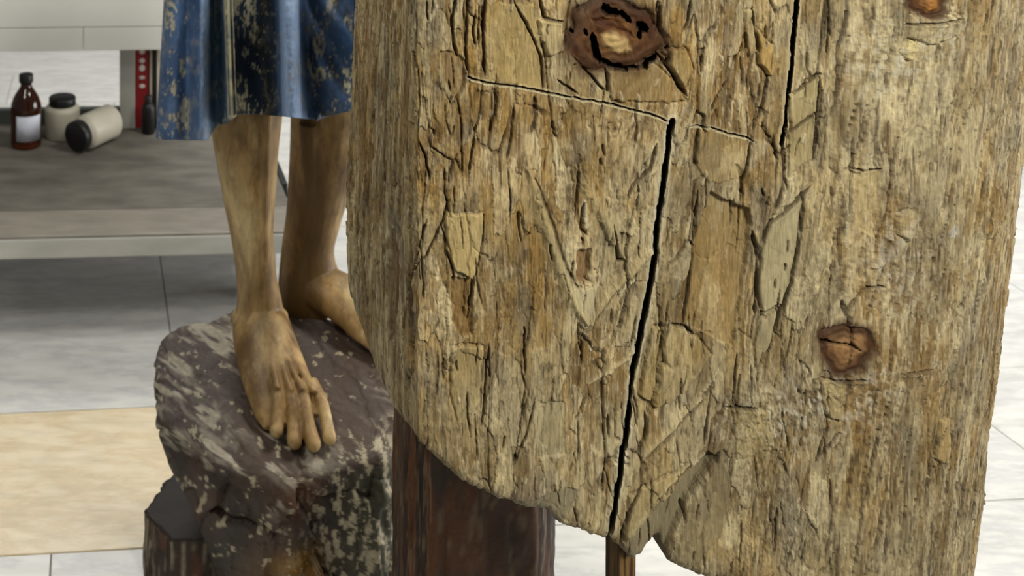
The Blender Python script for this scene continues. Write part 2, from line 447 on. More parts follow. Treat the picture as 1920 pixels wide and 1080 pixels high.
acr = X * 0.55 + W_ * 0.83; aln = X * 0.83 - W_ * 0.55
ph_ = acr * 120 + 5.0 * fbm(aln * 8, acr * 14, 36) + 2.4 * fbm(aln * 26, acr * 30, 37)
ridge = np.abs(np.sin(ph_)) ** 0.7
rimz = np.exp(-((lev - 2.9) / 1.25) ** 2) * sstep(-0.5, 0.05, fbm(aln * 7, acr * 9, 38) + 0.5 * (0.25 - X))
h += 0.007 * (ridge - 0.6) * rimz * sstep(-0.4, 0.2, fbm(aln * 14, acr * 20, 34))
h *= np.clip(lev / 1.0, 0, 1)
amt_top = 0.5
X = X + nx * h * sidew; Y = Y + ny * h * sidew
Z = Z + h * (1 - sidew) * amt_top
Z[-1] = 0.0
# pigment
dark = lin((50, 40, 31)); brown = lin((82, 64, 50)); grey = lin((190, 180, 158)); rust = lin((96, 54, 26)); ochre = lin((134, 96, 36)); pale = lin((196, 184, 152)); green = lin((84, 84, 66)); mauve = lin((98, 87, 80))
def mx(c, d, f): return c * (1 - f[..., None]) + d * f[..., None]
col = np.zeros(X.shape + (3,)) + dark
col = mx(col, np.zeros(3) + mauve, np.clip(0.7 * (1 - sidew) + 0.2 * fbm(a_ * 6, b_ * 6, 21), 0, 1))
col = mx(col, np.zeros(3) + brown, sstep(-0.1, 0.4, fbm(a_ * 10, b_ * 6, 23)) * 0.7)
str_ = fbm(acr * 80 + 1.2 * fbm(a_ * 20, b_ * 20, 24), aln * 15, 25)
stm = sstep(0.22, 0.42, str_) * sstep(-0.25, 0.25, fbm(a_ * 5, b_ * 5, 27))
rimw = np.exp(-((lev - 3.4) / 1.0) ** 2)
col = mx(col, np.zeros(3) + grey, np.clip(stm * (0.35 + 0.6 * rimw), 0, 1) * 0.9)
rimw = np.exp(-((lev - 3.4) / 1.0) ** 2)
st2 = sstep(0.16, 0.34, fbm(acr * 70, aln * 16, 32, 3)) * np.clip((1 - sidew) + rimw, 0, 1) * sstep(0.34, 0.2, X) * sstep(-0.25, 0.2, fbm(acr * 18, aln * 18, 30))
col = mx(col, np.zeros(3) + grey, np.clip(st2 * 0.8, 0, 1))
col = mx(col, np.zeros(3) + grey, np.clip(sstep(0.72, 0.97, ridge) * rimz * sstep(-0.2, 0.3, fbm(aln * 22, acr * 40, 39)) * 0.45, 0, 1))
col = mx(col, np.zeros(3) + rust, sstep(0.15, 0.5, fbm(a_ * 7 + 2, b_ * 6, 29)) * sidew * 0.75)
def blob(x, z, rxx, rzz): return np.exp(-(((X - x) / rxx) ** 2 + ((Z - z) / rzz) ** 2)) * (Y < CY + 0.02)
col = mx(col, np.zeros(3) + rust, np.clip(blob(0.245, 0.335, 0.028, 0.04) * 1.3, 0, 1) * sidew)
col = mx(col, np.zeros(3) + ochre, np.clip(blob(0.235, 0.20, 0.05, 0.03) * 1.1, 0, 1) * sidew)
col = mx(col, np.zeros(3) + green, rightw * 0.6)
fl = sstep(0.08, 0.28, fbm(a_ * 110, b_ * 55, 33, 5, 0.65))
near_toes = np.exp(-(((X - 0.35) / 0.10) ** 2 + ((Y - 1.665) / 0.05) ** 2)) * sstep(1.6, 2.6, lev)
col = mx(col, np.zeros(3) + pale, np.clip(fl * (near_toes * 1.3 + 0.7 * rightw), 0, 1) * 0.85)
spk = sstep(0.42, 0.5, fbm(a_ * 80, b_ * 80, 35))
col = mx(col, np.zeros(3) + pale, spk * 0.7)
edge = np.exp(-(((th - math.pi) / 0.22) ** 2))[None, :] * sstep(4.6, 5.2, lev) * (1 - sstep(6.3, 6.9, lev))
col = mx(col, np.zeros(3) + lin((190, 172, 128)), np.clip(edge * 0.8, 0, 1))
idx = np.arange(NT * NR).reshape(NR, NT)
nxt = np.roll(idx, -1, axis=1)
quads = np.stack([idx[:-1], idx[1:], nxt[1:], nxt[:-1]], -1).reshape(-1, 4)
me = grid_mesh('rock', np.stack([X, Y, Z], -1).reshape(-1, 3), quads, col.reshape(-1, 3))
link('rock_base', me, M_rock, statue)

# low ledge of the base at the back left
pts = [(-0.032, 1.862), (0.022, 1.796), (0.20, 1.80), (0.40, 1.84), (0.42, 1.99), (0.22, 2.02), (0.022, 1.962)]
def prism_rough(name, pts, z0, z1, mat, parent, seed, colfun, n=26, nz=40, amp=0.006, taper=0.0):
    ring = []
    k = len(pts)
    for i in range(k):
        a = Vector((*pts[i], 0)); b2 = Vector((*pts[(i + 1) % k], 0))
        for t in range(n):
            f = t / n; ring.append(a.lerp(b2, f))
    ring = np.array([(v.x, v.y) for v in ring]); c = ring.mean(0)
    # soften corners a little
    for _ in range(2): ring = 0.5 * ring + 0.25 * (np.roll(ring, 1, 0) + np.roll(ring, -1, 0))
    m_ = len(ring)
    zs = np.concatenate([np.linspace(z0, z1, nz), np.full(10, z1)])
    sc = np.concatenate([np.ones(nz), np.linspace(0.96, 0.02, 10)])
    sc = sc * (1 + taper * (1 - (zs - z0) / (z1 - z0)))
    Xr = c[0] + (ring[None, :, 0] - c[0]) * sc[:, None]; Yr = c[1] + (ring[None, :, 1] - c[1]) * sc[:, None]; Zr = zs[:, None] + 0 * Xr
    s_ = np.arange(m_)[None, :] * (0.012) + 0 * Xr
    h = fbm(s_ * 60, Zr * 14, seed) * amp
    d = np.stack([Xr - c[0], Yr - c[1]], -1); d /= (np.linalg.norm(d, axis=-1, keepdims=True) + 1e-6)
    w = np.concatenate([np.ones(nz), np.zeros(10)])[:, None]
    Xr = Xr + d[..., 0] * h * w; Yr = Yr + d[..., 1] * h * w; Zr = Zr + (1 - w) * fbm(Xr * 40, Yr * 40, seed + 2) * amp * 0.5
    i_ = np.arange(Xr.size).reshape(Xr.shape); n_ = np.roll(i_, -1, 1)
    qd = np.stack([i_[:-1], n_[:-1], n_[1:], i_[1:]], -1).reshape(-1, 4)
    me = grid_mesh(name, np.stack([Xr, Yr, Zr], -1).reshape(-1, 3), qd, colfun(Xr, Yr, Zr, s_, h).reshape(-1, 3))
    return link(name, me, mat, parent)
def ledge_col(X, Y, Z, s, h):
    c = np.zeros(X.shape + (3,)) + lin((58, 46, 36))
    side = sstep(0.121, 0.115, Z)
    c = mx(c, np.zeros(3) + lin((142, 130, 108)), sstep(0.05, 0.35, fbm(s * 90, Z * 16, 41)) * 0.75 * side)
    c = mx(c, np.zeros(3) + lin((30, 23, 18)), (1 - side) * (0.7 + 0.3 * fbm(X * 40, Y * 40, 45)))  # ledge top darkened: its shade is put into the colour
    c = mx(c, np.zeros(3) + lin((96, 56, 34)), sstep(0.2, 0.4, fbm(s * 20, Z * 18, 43)) * 0.6 * side)
    return c
prism_rough('rock_ledge', pts, 0.0, 0.122, M_rock, statue, 51, ledge_col)

# tunic: pleated shell
ctl = [  # px at the hem, px at the top edge, depth, hem py
    (292, 318, 1.900, 258), (300, 322, 1.862, 262), (325, 338, 1.835, 262), (352, 356, 1.845, 263), (372, 374, 1.800, 263), (389, 388, 1.806, 261),
    (402, 398, 1.850, 243), (420, 408, 1.842, 229), (434, 420, 1.780, 218), (446, 430, 1.792, 215), (470, 455, 1.842, 214), (500, 490, 1.850, 216), (524, 513, 1.828, 218),
    (536, 522, 1.772, 219), (552, 538, 1.765, 221), (567, 556, 1.790, 222), (580, 566, 1.850, 223), (604, 584, 1.842, 221), (640, 640, 1.830, 212), (668, 690, 1.800, 206), (700, 720, 1.795, 200), (735, 740, 1.85, 198), (750, 746, 1.93, 197)]
ctl = np.array(ctl, float)
NCt = 460
def spl(vals, n):
    return cr_interp(np.asarray(vals, float)[:, None], n)[:, 0]
ctl[:, 2] = 1.775 + (ctl[:, 2] - 1.83) * 1.25
hx, tx, dp, hy = (spl(ctl[:, k], NCt) for k in range(4))
NRt = 170
fr = np.linspace(0, 1, NRt)[:, None]     # 0 hem, 1 top
TOPPY = -190.0
PYg = hy[None, :] * (1 - fr) + TOPPY * fr
PXg = hx[None, :] * (1 - fr) + tx[None, :] * fr + (hx - tx)[None, :] * 0.25 * np.sin(fr * math.pi) * 0
# diagonal drapery on the right half
dd = dp[None, :] + 0.03 * fr
diag = sstep(575, 600, hx)[None, :] * (0.020 * np.sin((PXg + 0.62 * (-PYg + 200)) * 0.075))
dd = dd + diag + 0.0016 * fbm(PXg / 16, PYg / 30, 61) + 0.0012 * fbm(PXg / 5, PYg / 7, 63)
Xt = (PXg - PX) * dd / F; Yt = dd; Zt = HC - (PYg - PY) * dd / F
U, V = PXg, PYg
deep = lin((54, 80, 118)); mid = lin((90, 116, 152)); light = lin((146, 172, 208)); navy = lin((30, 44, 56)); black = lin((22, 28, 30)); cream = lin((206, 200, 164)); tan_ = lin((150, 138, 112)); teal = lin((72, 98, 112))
hxg = hx[None, :] + 0 * U
col = np.zeros(U.shape + (3,)) + mid
n_a = fbm(U / 22, V / 70, 65); n_b = fbm(U / 12, V / 26, 67, 5, 0.62); n_c = fbm(U / 4.0, V / 9, 69, 4, 0.6); n_d = fbm(U / 26, V / 40, 70, 2)
col = mx(col, np.zeros(3) + deep, np.clip(0.55 + 0.9 * n_a, 0, 1))
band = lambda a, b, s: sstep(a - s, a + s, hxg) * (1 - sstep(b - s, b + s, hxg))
col = mx(col, np.zeros(3) + light, band(376, 392, 5) * 0.75)  # fold ridge: pale paint, highlight partly painted in
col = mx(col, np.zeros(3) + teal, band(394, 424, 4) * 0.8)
col = mx(col, np.zeros(3) + navy, band(438, 522, 4) * (0.95))  # fold valley: dark worn paint, with the fold's shade painted in
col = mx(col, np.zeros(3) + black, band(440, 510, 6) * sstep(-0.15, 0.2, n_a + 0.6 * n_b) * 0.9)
col = mx(col, np.zeros(3) + light, band(529, 566, 3) * 0.92)  # second fold ridge, again light blue paint plus painted highlight
col = mx(col, np.zeros(3) + lin((66, 92, 124)), band(572, 800, 5) * np.clip(0.75 + 0.6 * n_b, 0, 1))
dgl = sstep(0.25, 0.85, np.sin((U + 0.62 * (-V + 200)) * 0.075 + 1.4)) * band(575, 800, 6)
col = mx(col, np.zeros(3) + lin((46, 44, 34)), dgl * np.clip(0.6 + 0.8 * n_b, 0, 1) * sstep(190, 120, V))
flk = sstep(0.10, 0.22, n_b * 0.6 + n_c * 0.6 + 0.35 * n_d - 0.02)
wfl = np.clip(band(300, 352, 8) * 0.55 + band(444, 500, 10) * (0.35 + 0.55 * sstep(60, 190, V)) + band(585, 800, 12) * (0.25 + 0.7 * sstep(70, 190, V)) + 0.12 + 0.5 * band(394, 425, 6) * sstep(150, 230, V), 0, 1)
col = mx(col, np.zeros(3) + tan_, sstep(0.05, 0.4, n_b) * wfl * 0.55)
col = mx(col, np.zeros(3) + tan_, flk * wfl * 0.55)
col = mx(col, np.zeros(3) + cream, sstep(0.16, 0.28, n_b * 0.55 + n_c * 0.7 + 0.4 * n_d - 0.02) * wfl)
col = mx(col, np.zeros(3) + cream, band(427, 438, 2.0) * np.clip(0.95 + 0.8 * n_b, 0, 1))
# back half of the skirt, plain
nb = 60
angs = np.linspace(0, math.pi, nb)
xL, xR = Xt[:, 0], Xt[:, -1]
bx = (xR[:, None] + xL[:, None]) / 2 + (xR - xL)[:, None] / 2 * np.cos(angs)[None, :]
by = Yt[:, -1:] * (1 - angs / math.pi) + Yt[:, :1] * (angs / math.pi) + 0.20 * np.sin(angs)[None, :]
zb = (HC - (200 - PY) * 1.9 / F) * (1 - fr) + Zt[:, :1] * fr
bz = Zt[:, -1:] * (1 - angs / math.pi) + Zt[:, :1] * (angs / math.pi)
bcol = np.zeros(bx.shape + (3,)) + deep
Xt = np.concatenate([Xt, bx[:, 1:-1]], 1); Yt = np.concatenate([Yt, by[:, 1:-1]], 1); Zt = np.concatenate([Zt, bz[:, 1:-1]], 1)
col = np.concatenate([col, bcol[:, 1:-1]], 1)
i_ = np.arange(Xt.size).reshape(Xt.shape); n_ = np.roll(i_, -1, 1)
qd = np.stack([i_[:-1], n_[:-1], n_[1:], i_[1:]], -1).reshape(-1, 4)
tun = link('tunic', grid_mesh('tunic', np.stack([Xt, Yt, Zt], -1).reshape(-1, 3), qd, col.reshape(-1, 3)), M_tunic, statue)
sm = tun.modifiers.new('cloth_thickness', 'SOLIDIFY'); sm.thickness = 0.010; sm.offset = -1

# legs: rings lofted along the bone, fused with foot and toes
def tube(bm, path, n=28):
    """path: list of (Vector centre, half width, half depth)"""
    pts = [p[0] for p in path]; rings = []
    m_ = len(path)
    for i, (c, a, d) in enumerate(path):
        t = (pts[min(i + 1, m_ - 1)] - pts[max(i - 1, 0)]).normalized()
        s = Vector((1, 0, 0)); s = (s - t * s.dot(t)).normalized(); nn = t.cross(s).normalized()
        rings.append([bm.verts.new(c + s * (a * math.cos(2 * math.pi * k / n)) + nn * (d * math.sin(2 * math.pi * k / n))) for k in range(n)])
    for a, b2 in zip(rings, rings[1:]):
        for k in range(n): bm.faces.new((a[k], a[(k + 1) % n], b2[(k + 1) % n], b2[k]))
    bm.faces.new(list(reversed(rings[0]))); bm.faces.new(rings[-1])
def smooth_path(path, k=5):
    A = np.array([[*p[0], p[1], p[2]] for p in path]); B = cr_interp(A, (len(path) - 1) * k + 1)
    return [(Vector(r[:3]), max(r[3], 0.002), max(r[4], 0.002)) for r in B]
def px_ring(x0, x1, y, d, dep, z=None):
    c = P((x0 + x1) / 2, y, d); return (c, (x1 - x0) / 2 * d / F, dep)
def finish_leg(bm, name):
    bmesh.ops.recalc_face_normals(bm, faces=bm.faces)
    o = bmesh_obj(name, bm, M_flesh, statue, True)
    r = o.modifiers.new('fuse', 'REMESH'); r.mode = 'VOXEL'; r.voxel_size = 0.0024; r.use_smooth_shade = True
    s = o.modifiers.new('soften', 'SMOOTH'); s.factor = 0.5; s.iterations = 4
    return o
bm = bmesh.new()
D = 1.875
tube(bm, smooth_path([
    px_ring(386, 532, 150, D, 0.070), px_ring(392, 529, 215, D, 0.068), px_ring(400, 523, 270, D, 0.066), px_ring(411, 519, 330, D, 0.060), px_ring(424, 514, 400, D - 0.003, 0.052), px_ring(436, 513, 460, D - 0.006, 0.045),
    px_ring(443, 519, 520, D - 0.01, 0.042), px_ring(444, 528, 565, D - 0.012, 0.044), px_ring(441, 536, 605, D - 0.015, 0.048), px_ring(446, 536, 640, D - 0.005, 0.045)]))
# shin bone and calf
tube(bm, smooth_path([px_ring(488, 512, 200, D - 0.054, 0.018), px_ring(484, 508, 330, D - 0.050, 0.016), px_ring(482, 504, 430, D - 0.040, 0.013), px_ring(486, 508, 520, D - 0.030, 0.012), px_ring(486, 516, 580, D - 0.034, 0.012)]), 14)
# instep
def foot_ring(px0, px1, d, thick, lift=0.0):
    c = (px0 + px1) / 2; zc = rock_plane(0, d) + thick / 2 + lift
    return (Vector(((c - PX) * d / F, d, zc)), (px1 - px0) / 2 * d / F, thick / 2)
tube(bm, smooth_path([foot_ring(446, 520, 1.905, 0.05), foot_ring(440, 540, 1.875, 0.085), foot_ring(436, 548, 1.84, 0.105), foot_ring(440, 561, 1.805, 0.092), foot_ring(450, 577, 1.77, 0.074), foot_ring(463, 592, 1.74, 0.058), foot_ring(475, 606, 1.715, 0.044), foot_ring(492, 606, 1.695, 0.030)]))
# ankle bones
for (x, y, d, r_) in ((448, 598, 1.862, 0.017), (527, 592, 1.858, 0.014)):
    bmesh.ops.create_icosphere(bm, subdivisions=3, radius=r_, matrix=Matrix.Translation(P(x, y, d)))
# five toes, knuckled, unequal
toes = [([(478, 722), (488, 745), (493, 766), (495, 782)], (1.755, 1.735, 1.715, 1.70), 0.0105), ([(512, 715), (520, 748), (521, 780), (518, 806)], (1.735, 1.71, 1.69, 1.672), 0.0125),
        ([(538, 718), (547, 755), (551, 795), (552, 826)], (1.735, 1.705, 1.68, 1.66), 0.0132), ([(562, 718), (570, 757), (578, 797), (587, 830)], (1.735, 1.705, 1.678, 1.656), 0.0138),
        ([(582, 715), (603, 755), (612, 790), (617, 820)], (1.74, 1.71, 1.685, 1.665), 0.0122)]
for pts_, ds, r_ in toes:
    path = []
    for i, ((x, y), d) in enumerate(zip(pts_, ds)):
        c = P(x, y, d); rr_ = r_ * (1.1, 0.98, 0.92, 1.0)[i]
        path.append((c, rr_, rr_ * (1, 1.05, 0.9, 0.95)[i]))
    e = path[-1]; v = (path[-1][0] - path[-2][0]).normalized()
    path.append((e[0] + v * r_ * 0.6, e[1] * 0.82, e[2] * 0.8)); path.append((e[0] + v * r_ * 1.0, e[1] * 0.35, e[2] * 0.3))
    tube(bm, smooth_path(path, 4), 16)
# tendons on the instep
for (x0, y0, x1, y1) in ((498, 625, 520, 730), (508, 625, 546, 735), (516, 628, 568, 733), (522, 630, 590, 735)):
    tube(bm, [(P(x0, y0, 1.803), 0.004, 0.004), (P((x0 + x1) / 2, (y0 + y1) / 2, 1.7545), 0.005, 0.005), (P(x1, y1, 1.709), 0.006, 0.006)], 10)
finish_leg(bm, 'leg')

bm = bmesh.new()
D = 1.985
tube(bm, smooth_path([
    px_ring(546, 690, 150, D, 0.072), px_ring(545, 684, 225, D, 0.072), px_ring(543, 672, 290, D, 0.068), px_ring(540, 655, 350, D, 0.060), px_ring(536, 638, 410, D, 0.052), px_ring(530, 627, 455, D - 0.003, 0.046),
    px_ring(525, 629, 490, D - 0.006, 0.048), px_ring(521, 640, 525, D - 0.01, 0.052), px_ring(521, 650, 555, D - 0.01, 0.05), px_ring(530, 650, 580, D - 0.01, 0.045)]))
def rf(px, py, d, a, b2): return (P(px, py, d), a, b2)
tube(bm, smooth_path([rf(545, 548, 2.0, 0.030, 0.028), rf(590, 540, 1.965, 0.050, 0.042), rf(630, 552, 1.935, 0.052, 0.040), rf(670, 580, 1.90, 0.052, 0.032), rf(705, 612, 1.87, 0.05, 0.022), rf(725, 640, 1.845, 0.04, 0.014)]))
bmesh.ops.create_icosphere(bm, subdivisions=3, radius=0.020, matrix=Matrix.Translation(P(578, 490, 1.962)))
bmesh.ops.create_icosphere(bm, subdivisions=3, radius=0.014, matrix=Matrix.Translation(P(618, 498, 1.975)))
tube(bm, smooth_path([px_ring(560, 600, 230, D - 0.05, 0.02), px_ring(566, 600, 330, D - 0.045, 0.018), px_ring(566, 592, 430, D - 0.034, 0.014), px_ring(560, 585, 500, D - 0.035, 0.012)]), 14)
for k in range(5):
    tube(bm, smooth_path([rf(690 + k * 14, 628 - k * 10, 1.87 + k * 0.012, 0.011, 0.011), rf(704 + k * 14, 646 - k * 10, 1.845 + k * 0.012, 0.011, 0.010), rf(714 + k * 14, 660 - k * 10, 1.82 + k * 0.012, 0.007, 0.006)], 4), 12)
finish_leg(bm, 'leg')

# ------------------------------------------------------------------ the big weathered timber in front
timber = empty('weathered_timber', (0.62, 1.2, 0), 'large weathered carved timber with knots and long black cracks, in front', 'timber')
# columns: left side face (going back), front face, rounded right side
XC = 0.2665                         # front left corner
KN = [(1150, 66, 89, 68), (1592, 654, 54, 47), (1738, 2, 35, 30)]
x0f = 0.700
nL, nF, nR_ = 130, 590, 330
sL = np.linspace(0.26, 0.0, nL, endpoint=False)          # distance behind the corner
colX = [XC - 0.012 * (s / 0.26) + 0 * s for s in sL]; colY = [1.0 + s for s in sL]; colU = [780 - s * 1800 for s in sL]
fx = np.linspace(XC, x0f, nF, endpoint=False)
colX += list(fx); colY += [1.0] * nF; colU += list(PX + fx * F)
A_, B_ = 0.381, 0.25
ph = np.linspace(0, math.radians(100), nR_)
cxr = x0f + A_ * np.sin(ph); cyr = 1.0 + B_ * (1 - np.cos(ph))
arc = np.concatenate([[0], np.cumsum(np.hypot(np.diff(cxr), np.diff(cyr)))])
colX += list(cxr); colY += list(cyr); colU += list(PX + x0f * F + arc * F)
colX, colY, colU = map(np.array, (colX, colY, colU))
NC = len(colX)
# round the front left corner
def sm1(a, k, lo, hi):
    b2 = a.copy()
    for _ in range(k):
        b2[lo:hi] = 0.5 * b2[lo:hi] + 0.25 * (b2[lo - 1:hi - 1] + b2[lo + 1:hi + 1])
    return b2
colX = sm1(colX, 25, nL - 14, nL + 14); colY = sm1(colY, 25, nL - 14, nL + 14)
tX = np.gradient(colX); tY = np.gradient(colY); tl = np.hypot(tX, tY); nX = tY / tl; nY = -tX / tl   # outward normal
colPX = PX + F * colX / colY
vis = slice(0, nL + nF + int(nR_ * 0.62))
def uu(px): return float(np.interp(px, colPX[vis], colU[vis]))
def yy(px): return float(np.interp(px, colPX[vis], colY[vis]))
def FU(px, py): return (uu(px), (py - PY) * yy(px) + PY)
VT, VB, NV = -150.0, 1300.0, 800
rowV = np.linspace(VT, VB, NV)
U = colU[None, :] + np.zeros((NV, 1)); V = rowV[:, None] + np.zeros((1, NC))

# grain is pushed aside by the knots
Us = U.copy(); Vs = V.copy()
for (kx, ky, ka, kb) in KN:
    ku, kv = FU(kx, ky)
    dxk = (U - ku) / ka; dyk = (V - kv) / kb
    r2_ = dxk ** 2 + (dyk * 0.55) ** 2
    Us = Us - (U - ku) * 0.62 * np.exp(-r2_ / 2.2)
lean = 0.10 * (V - 500) * sstep(900, 1300, U)           # right part's fibres lean like its edge
Us = Us + lean + 16 * fbm(U / 130, V / 300, 1) + 4 * fbm(U / 30, V / 90, 2)
flaky = 1 - 0.62 * sstep(1480, 1640, U) - 0.45 * sstep(780, 700, U)
fib = 0.75 + 0.5 * sstep(1480, 1640, U) + 0.5 * sstep(790, 740, U)
H = 5.0 * fbm(U / 260, V / 520, 4, 3)                    # millimetres
HS = np.zeros(U.shape)                                # sideways slant of the deep cracks, mm
f1, eA, a1, a2, a3, dx, dy = voronoi(Us / 62, Vs / 235 + 0.3 * fbm(U / 60, V / 60, 6), 101)
H += flaky * (4.6 * (a1 - 0.5) + 4.5 * (a2 - 0.5) * dx + 3.5 * (a3 - 0.5) * dy)
gapA = np.exp(-(eA / 0.045) ** 2) * sstep(-0.05, 0.3, fbm(U / 50, V / 110, 8))
H -= 3.2 * gapA * flaky
g1, eB, b1, b2_, b3, bx_, by_ = voronoi(Us / 26 + 0.25 * fbm(U / 20, V / 40, 9), Vs / 105 + 0.35 * fbm(U / 25, V / 35, 10), 131)
H += (0.30 + 0.60 * flaky) * (2.3 * (b1 - 0.5) + 2.4 * (b2_ - 0.5) * bx_ + 1.6 * (b3 - 0.5) * by_)
gapB = np.exp(-(eB / 0.06) ** 2) * sstep(0.0, 0.35, fbm(U / 40, V / 70, 12))
H -= 1.6 * gapB * (0.4 + 0.6 * flaky)
k1, eC, c1, c2, c3, cx_, cy_ = voronoi(Us / 9.5, Vs / 46 + 0.4 * fbm(U / 12, V / 20, 13), 151)
smo = sstep(-0.25, 0.3, fbm(U / 80, V / 140, 19))         # some planes were cut smooth, others are torn
H += (1.0 * (c1 - 0.5) + 0.8 * (c2 - 0.5) * cx_) * (0.35 + 0.65 * smo)
fibre = fbm(Us / 7, Vs / 120, 14, 4, 0.6)
H += fib * 0.95 * fibre * (0.5 + 0.5 * smo)
fine = fbm(Us / 3.0, Vs / 42, 16, 3, 0.6)
H += fib * 0.55 * fine * (0.6 + 0.4 * smo)
rough = fbm(U / 9, V / 15, 18, 4, 0.6)
rw = sstep(0.0, 0.45, fbm(U / 120, V / 150, 20))
H += (0.25 + 1.5 * rw) * rough

# pigment
tan1 = lin((176, 154, 106)); ochr = lin((164, 130, 68)); pale_ = lin((212, 196, 152)); greyw = lin((168, 158, 126)); brn = lin((116, 90, 50)); dkb = lin((54, 37, 20)); redb = lin((62, 30, 8)); recess_black = lin((12, 9, 8)); slate = lin((134, 124, 102))
Z3 = np.zeros(3)
K = np.zeros(U.shape + (3,)) + tan1
def mixK(c, f):
    global K
    K = K * (1 - np.clip(f, 0, 1)[..., None]) + (Z3 + c) * np.clip(f, 0, 1)[..., None]
def bl(px, py, rx_, ry_):
    u, v = FU(px, py); return np.exp(-(((U - u) / rx_) ** 2 + ((V - v) / ry_) ** 2))
N1 = fbm(U / 150, V / 230, 22); N2 = fbm(U / 60, V / 120, 24)
mixK(ochr, 0.45 + 1.1 * N1 + 0.55 * (a2 - 0.5) + 0.45 * sstep(1150, 850, U) * sstep(650, 450, V))
mixK(greyw, sstep(-0.05, 0.5, fbm(U / 110, V / 170, 26)) * 0.55)
mixK(pale_, 0.75 * bl(1680, 170, 150, 190) + 0.55 * bl(950, 760, 120, 110) + 0.5 * bl(1100, 560, 45, 70) + 0.45 * bl(1480, 740, 120, 60) + 0.35 * bl(1050, 140, 90, 60))
mixK(brn, 0.5 * bl(1760, 760, 160, 260) * (0.6 + N2) + 0.6 * bl(1300, 600, 60, 130) + 0.45 * sstep(775, 700, U) * (0.8 + N2) + 0.6 * bl(880, 560, 40, 80))
mixK(slate, 0.75 * bl(1500, 1000, 130, 90) * (0.6 + N2) + 0.7 * bl(1000, 945, 60, 28) + 0.6 * bl(1700, 510, 90, 50) + 0.5 * bl(1690, 800, 60, 80) + 0.35 * bl(1460, 480, 40, 110))
mixK(brn, 0.55 * sstep(0.15, 0.75, a3) * sstep(-0.2, 0.4, N2) * flaky)
mixK(pale_, 0.50 * sstep(0.62, 0.95, b1) + 0.25 * sstep(0.5, 1, c1))
mixK(brn, 0.55 * sstep(0.36, 0.05, b1) * sstep(0, 0.5, 0.3 + N2))
mixK(brn, 0.50 * sstep(0.12, 0.5, fibre) * fib)
mixK(pale_, 0.50 * sstep(0.12, 0.5, -fibre) * fib)
mixK(pale_, 0.55 * sstep(0.1, 0.55, fbm(U / 45, V / 70, 44)) * (0.5 + 0.5 * sstep(1000, 1500, U)))
mixK(slate, 0.5 * sstep(0.2, 0.6, fbm(U / 55 + 7, V / 110, 46)))
mixK(dkb, 0.55 * sstep(0.30, 0.55, fbm(Us / 5, Vs / 90, 28, 3)) * fib)
mixK(dkb, 0.6 * gapA * flaky + 0.4 * gapB)
mixK(dkb, 0.5 * sstep(0.32, 0.5, fbm(U / 14, V / 30, 30)) * 0.7)
mixK(lin((222, 210, 172)), 0.5 * sstep(0.30, 0.55, fbm(Us / 3.2, V / 20 + fbm(U / 20, V / 20, 36), 34, 3)) * sstep(-0.2, 0.3, N2))
mixK(dkb, 0.6 * sstep(0.30, 0.55, fbm(Us / 2.6, V / 24, 38, 3)) * sstep(-0.3, 0.2, N1 - N2))
mixK(dkb, 0.45 * sstep(0.2, 0.5, fbm(U / 5, V / 8, 40, 4, 0.65)) * sstep(-0.1, 0.35, fbm(U / 70, V / 90, 42)))

K *= (0.84 * (1 + 0.38 * fbm(U / 60, V / 110, 48, 3)) * (1 + 0.30 * fbm(U / 5, V / 10, 50, 3, 0.6)))[..., None]
rc = random.Random(5)
H += rough * (3.2 * bl(1610, 745, 110, 55) + 2.4 * bl(1745, 70, 80, 45) + 2.2 * bl(1710, 480, 70, 80) + 2.0 * bl(1480, 790, 120, 60) + 1.5 * bl(1640, 150, 90, 70))
mixK(lin((200, 192, 166)), sstep(0.05, 0.4, fbm(U / 10, V / 14, 52, 4)) * np.clip(bl(1610, 745, 120, 60) + bl(1745, 70, 80, 45) + bl(1700, 490, 80, 90) + 0.8 * bl(1460, 790, 110, 60) + 0.8 * bl(1660, 130, 110, 80), 0, 1) * 0.7)
mixK(brn, sstep(0.05, 0.4, fbm(U / 12 + 9, V / 16, 54, 4)) * np.clip(bl(1610, 760, 130, 60) + bl(1740, 640, 120, 120) + bl(1730, 540, 60, 40), 0, 1) * 0.7)
def region(us, vs, pad):
    c0 = np.searchsorted(colU, min(us) - pad); c1_ = np.searchsorted(colU, max(us) + pad)
    r0 = np.searchsorted(rowV, min(vs) - pad); r1_ = np.searchsorted(rowV, max(vs) + pad)
    return slice(max(r0, 0), min(r1_ + 1, NV)), slice(max(c0, 0), min(c1_ + 1, NC))
def seg_dist(u, v, P0, P1):
    dx_, dy_ = P1[0] - P0[0], P1[1] - P0[1]; l2 = dx_ * dx_ + dy_ * dy_ + 1e-9
    t = np.clip(((u - P0[0]) * dx_ + (v - P0[1]) * dy_) / l2, 0, 1)
    return np.hypot(u - P0[0] - t * dx_, v - P0[1] - t * dy_), t
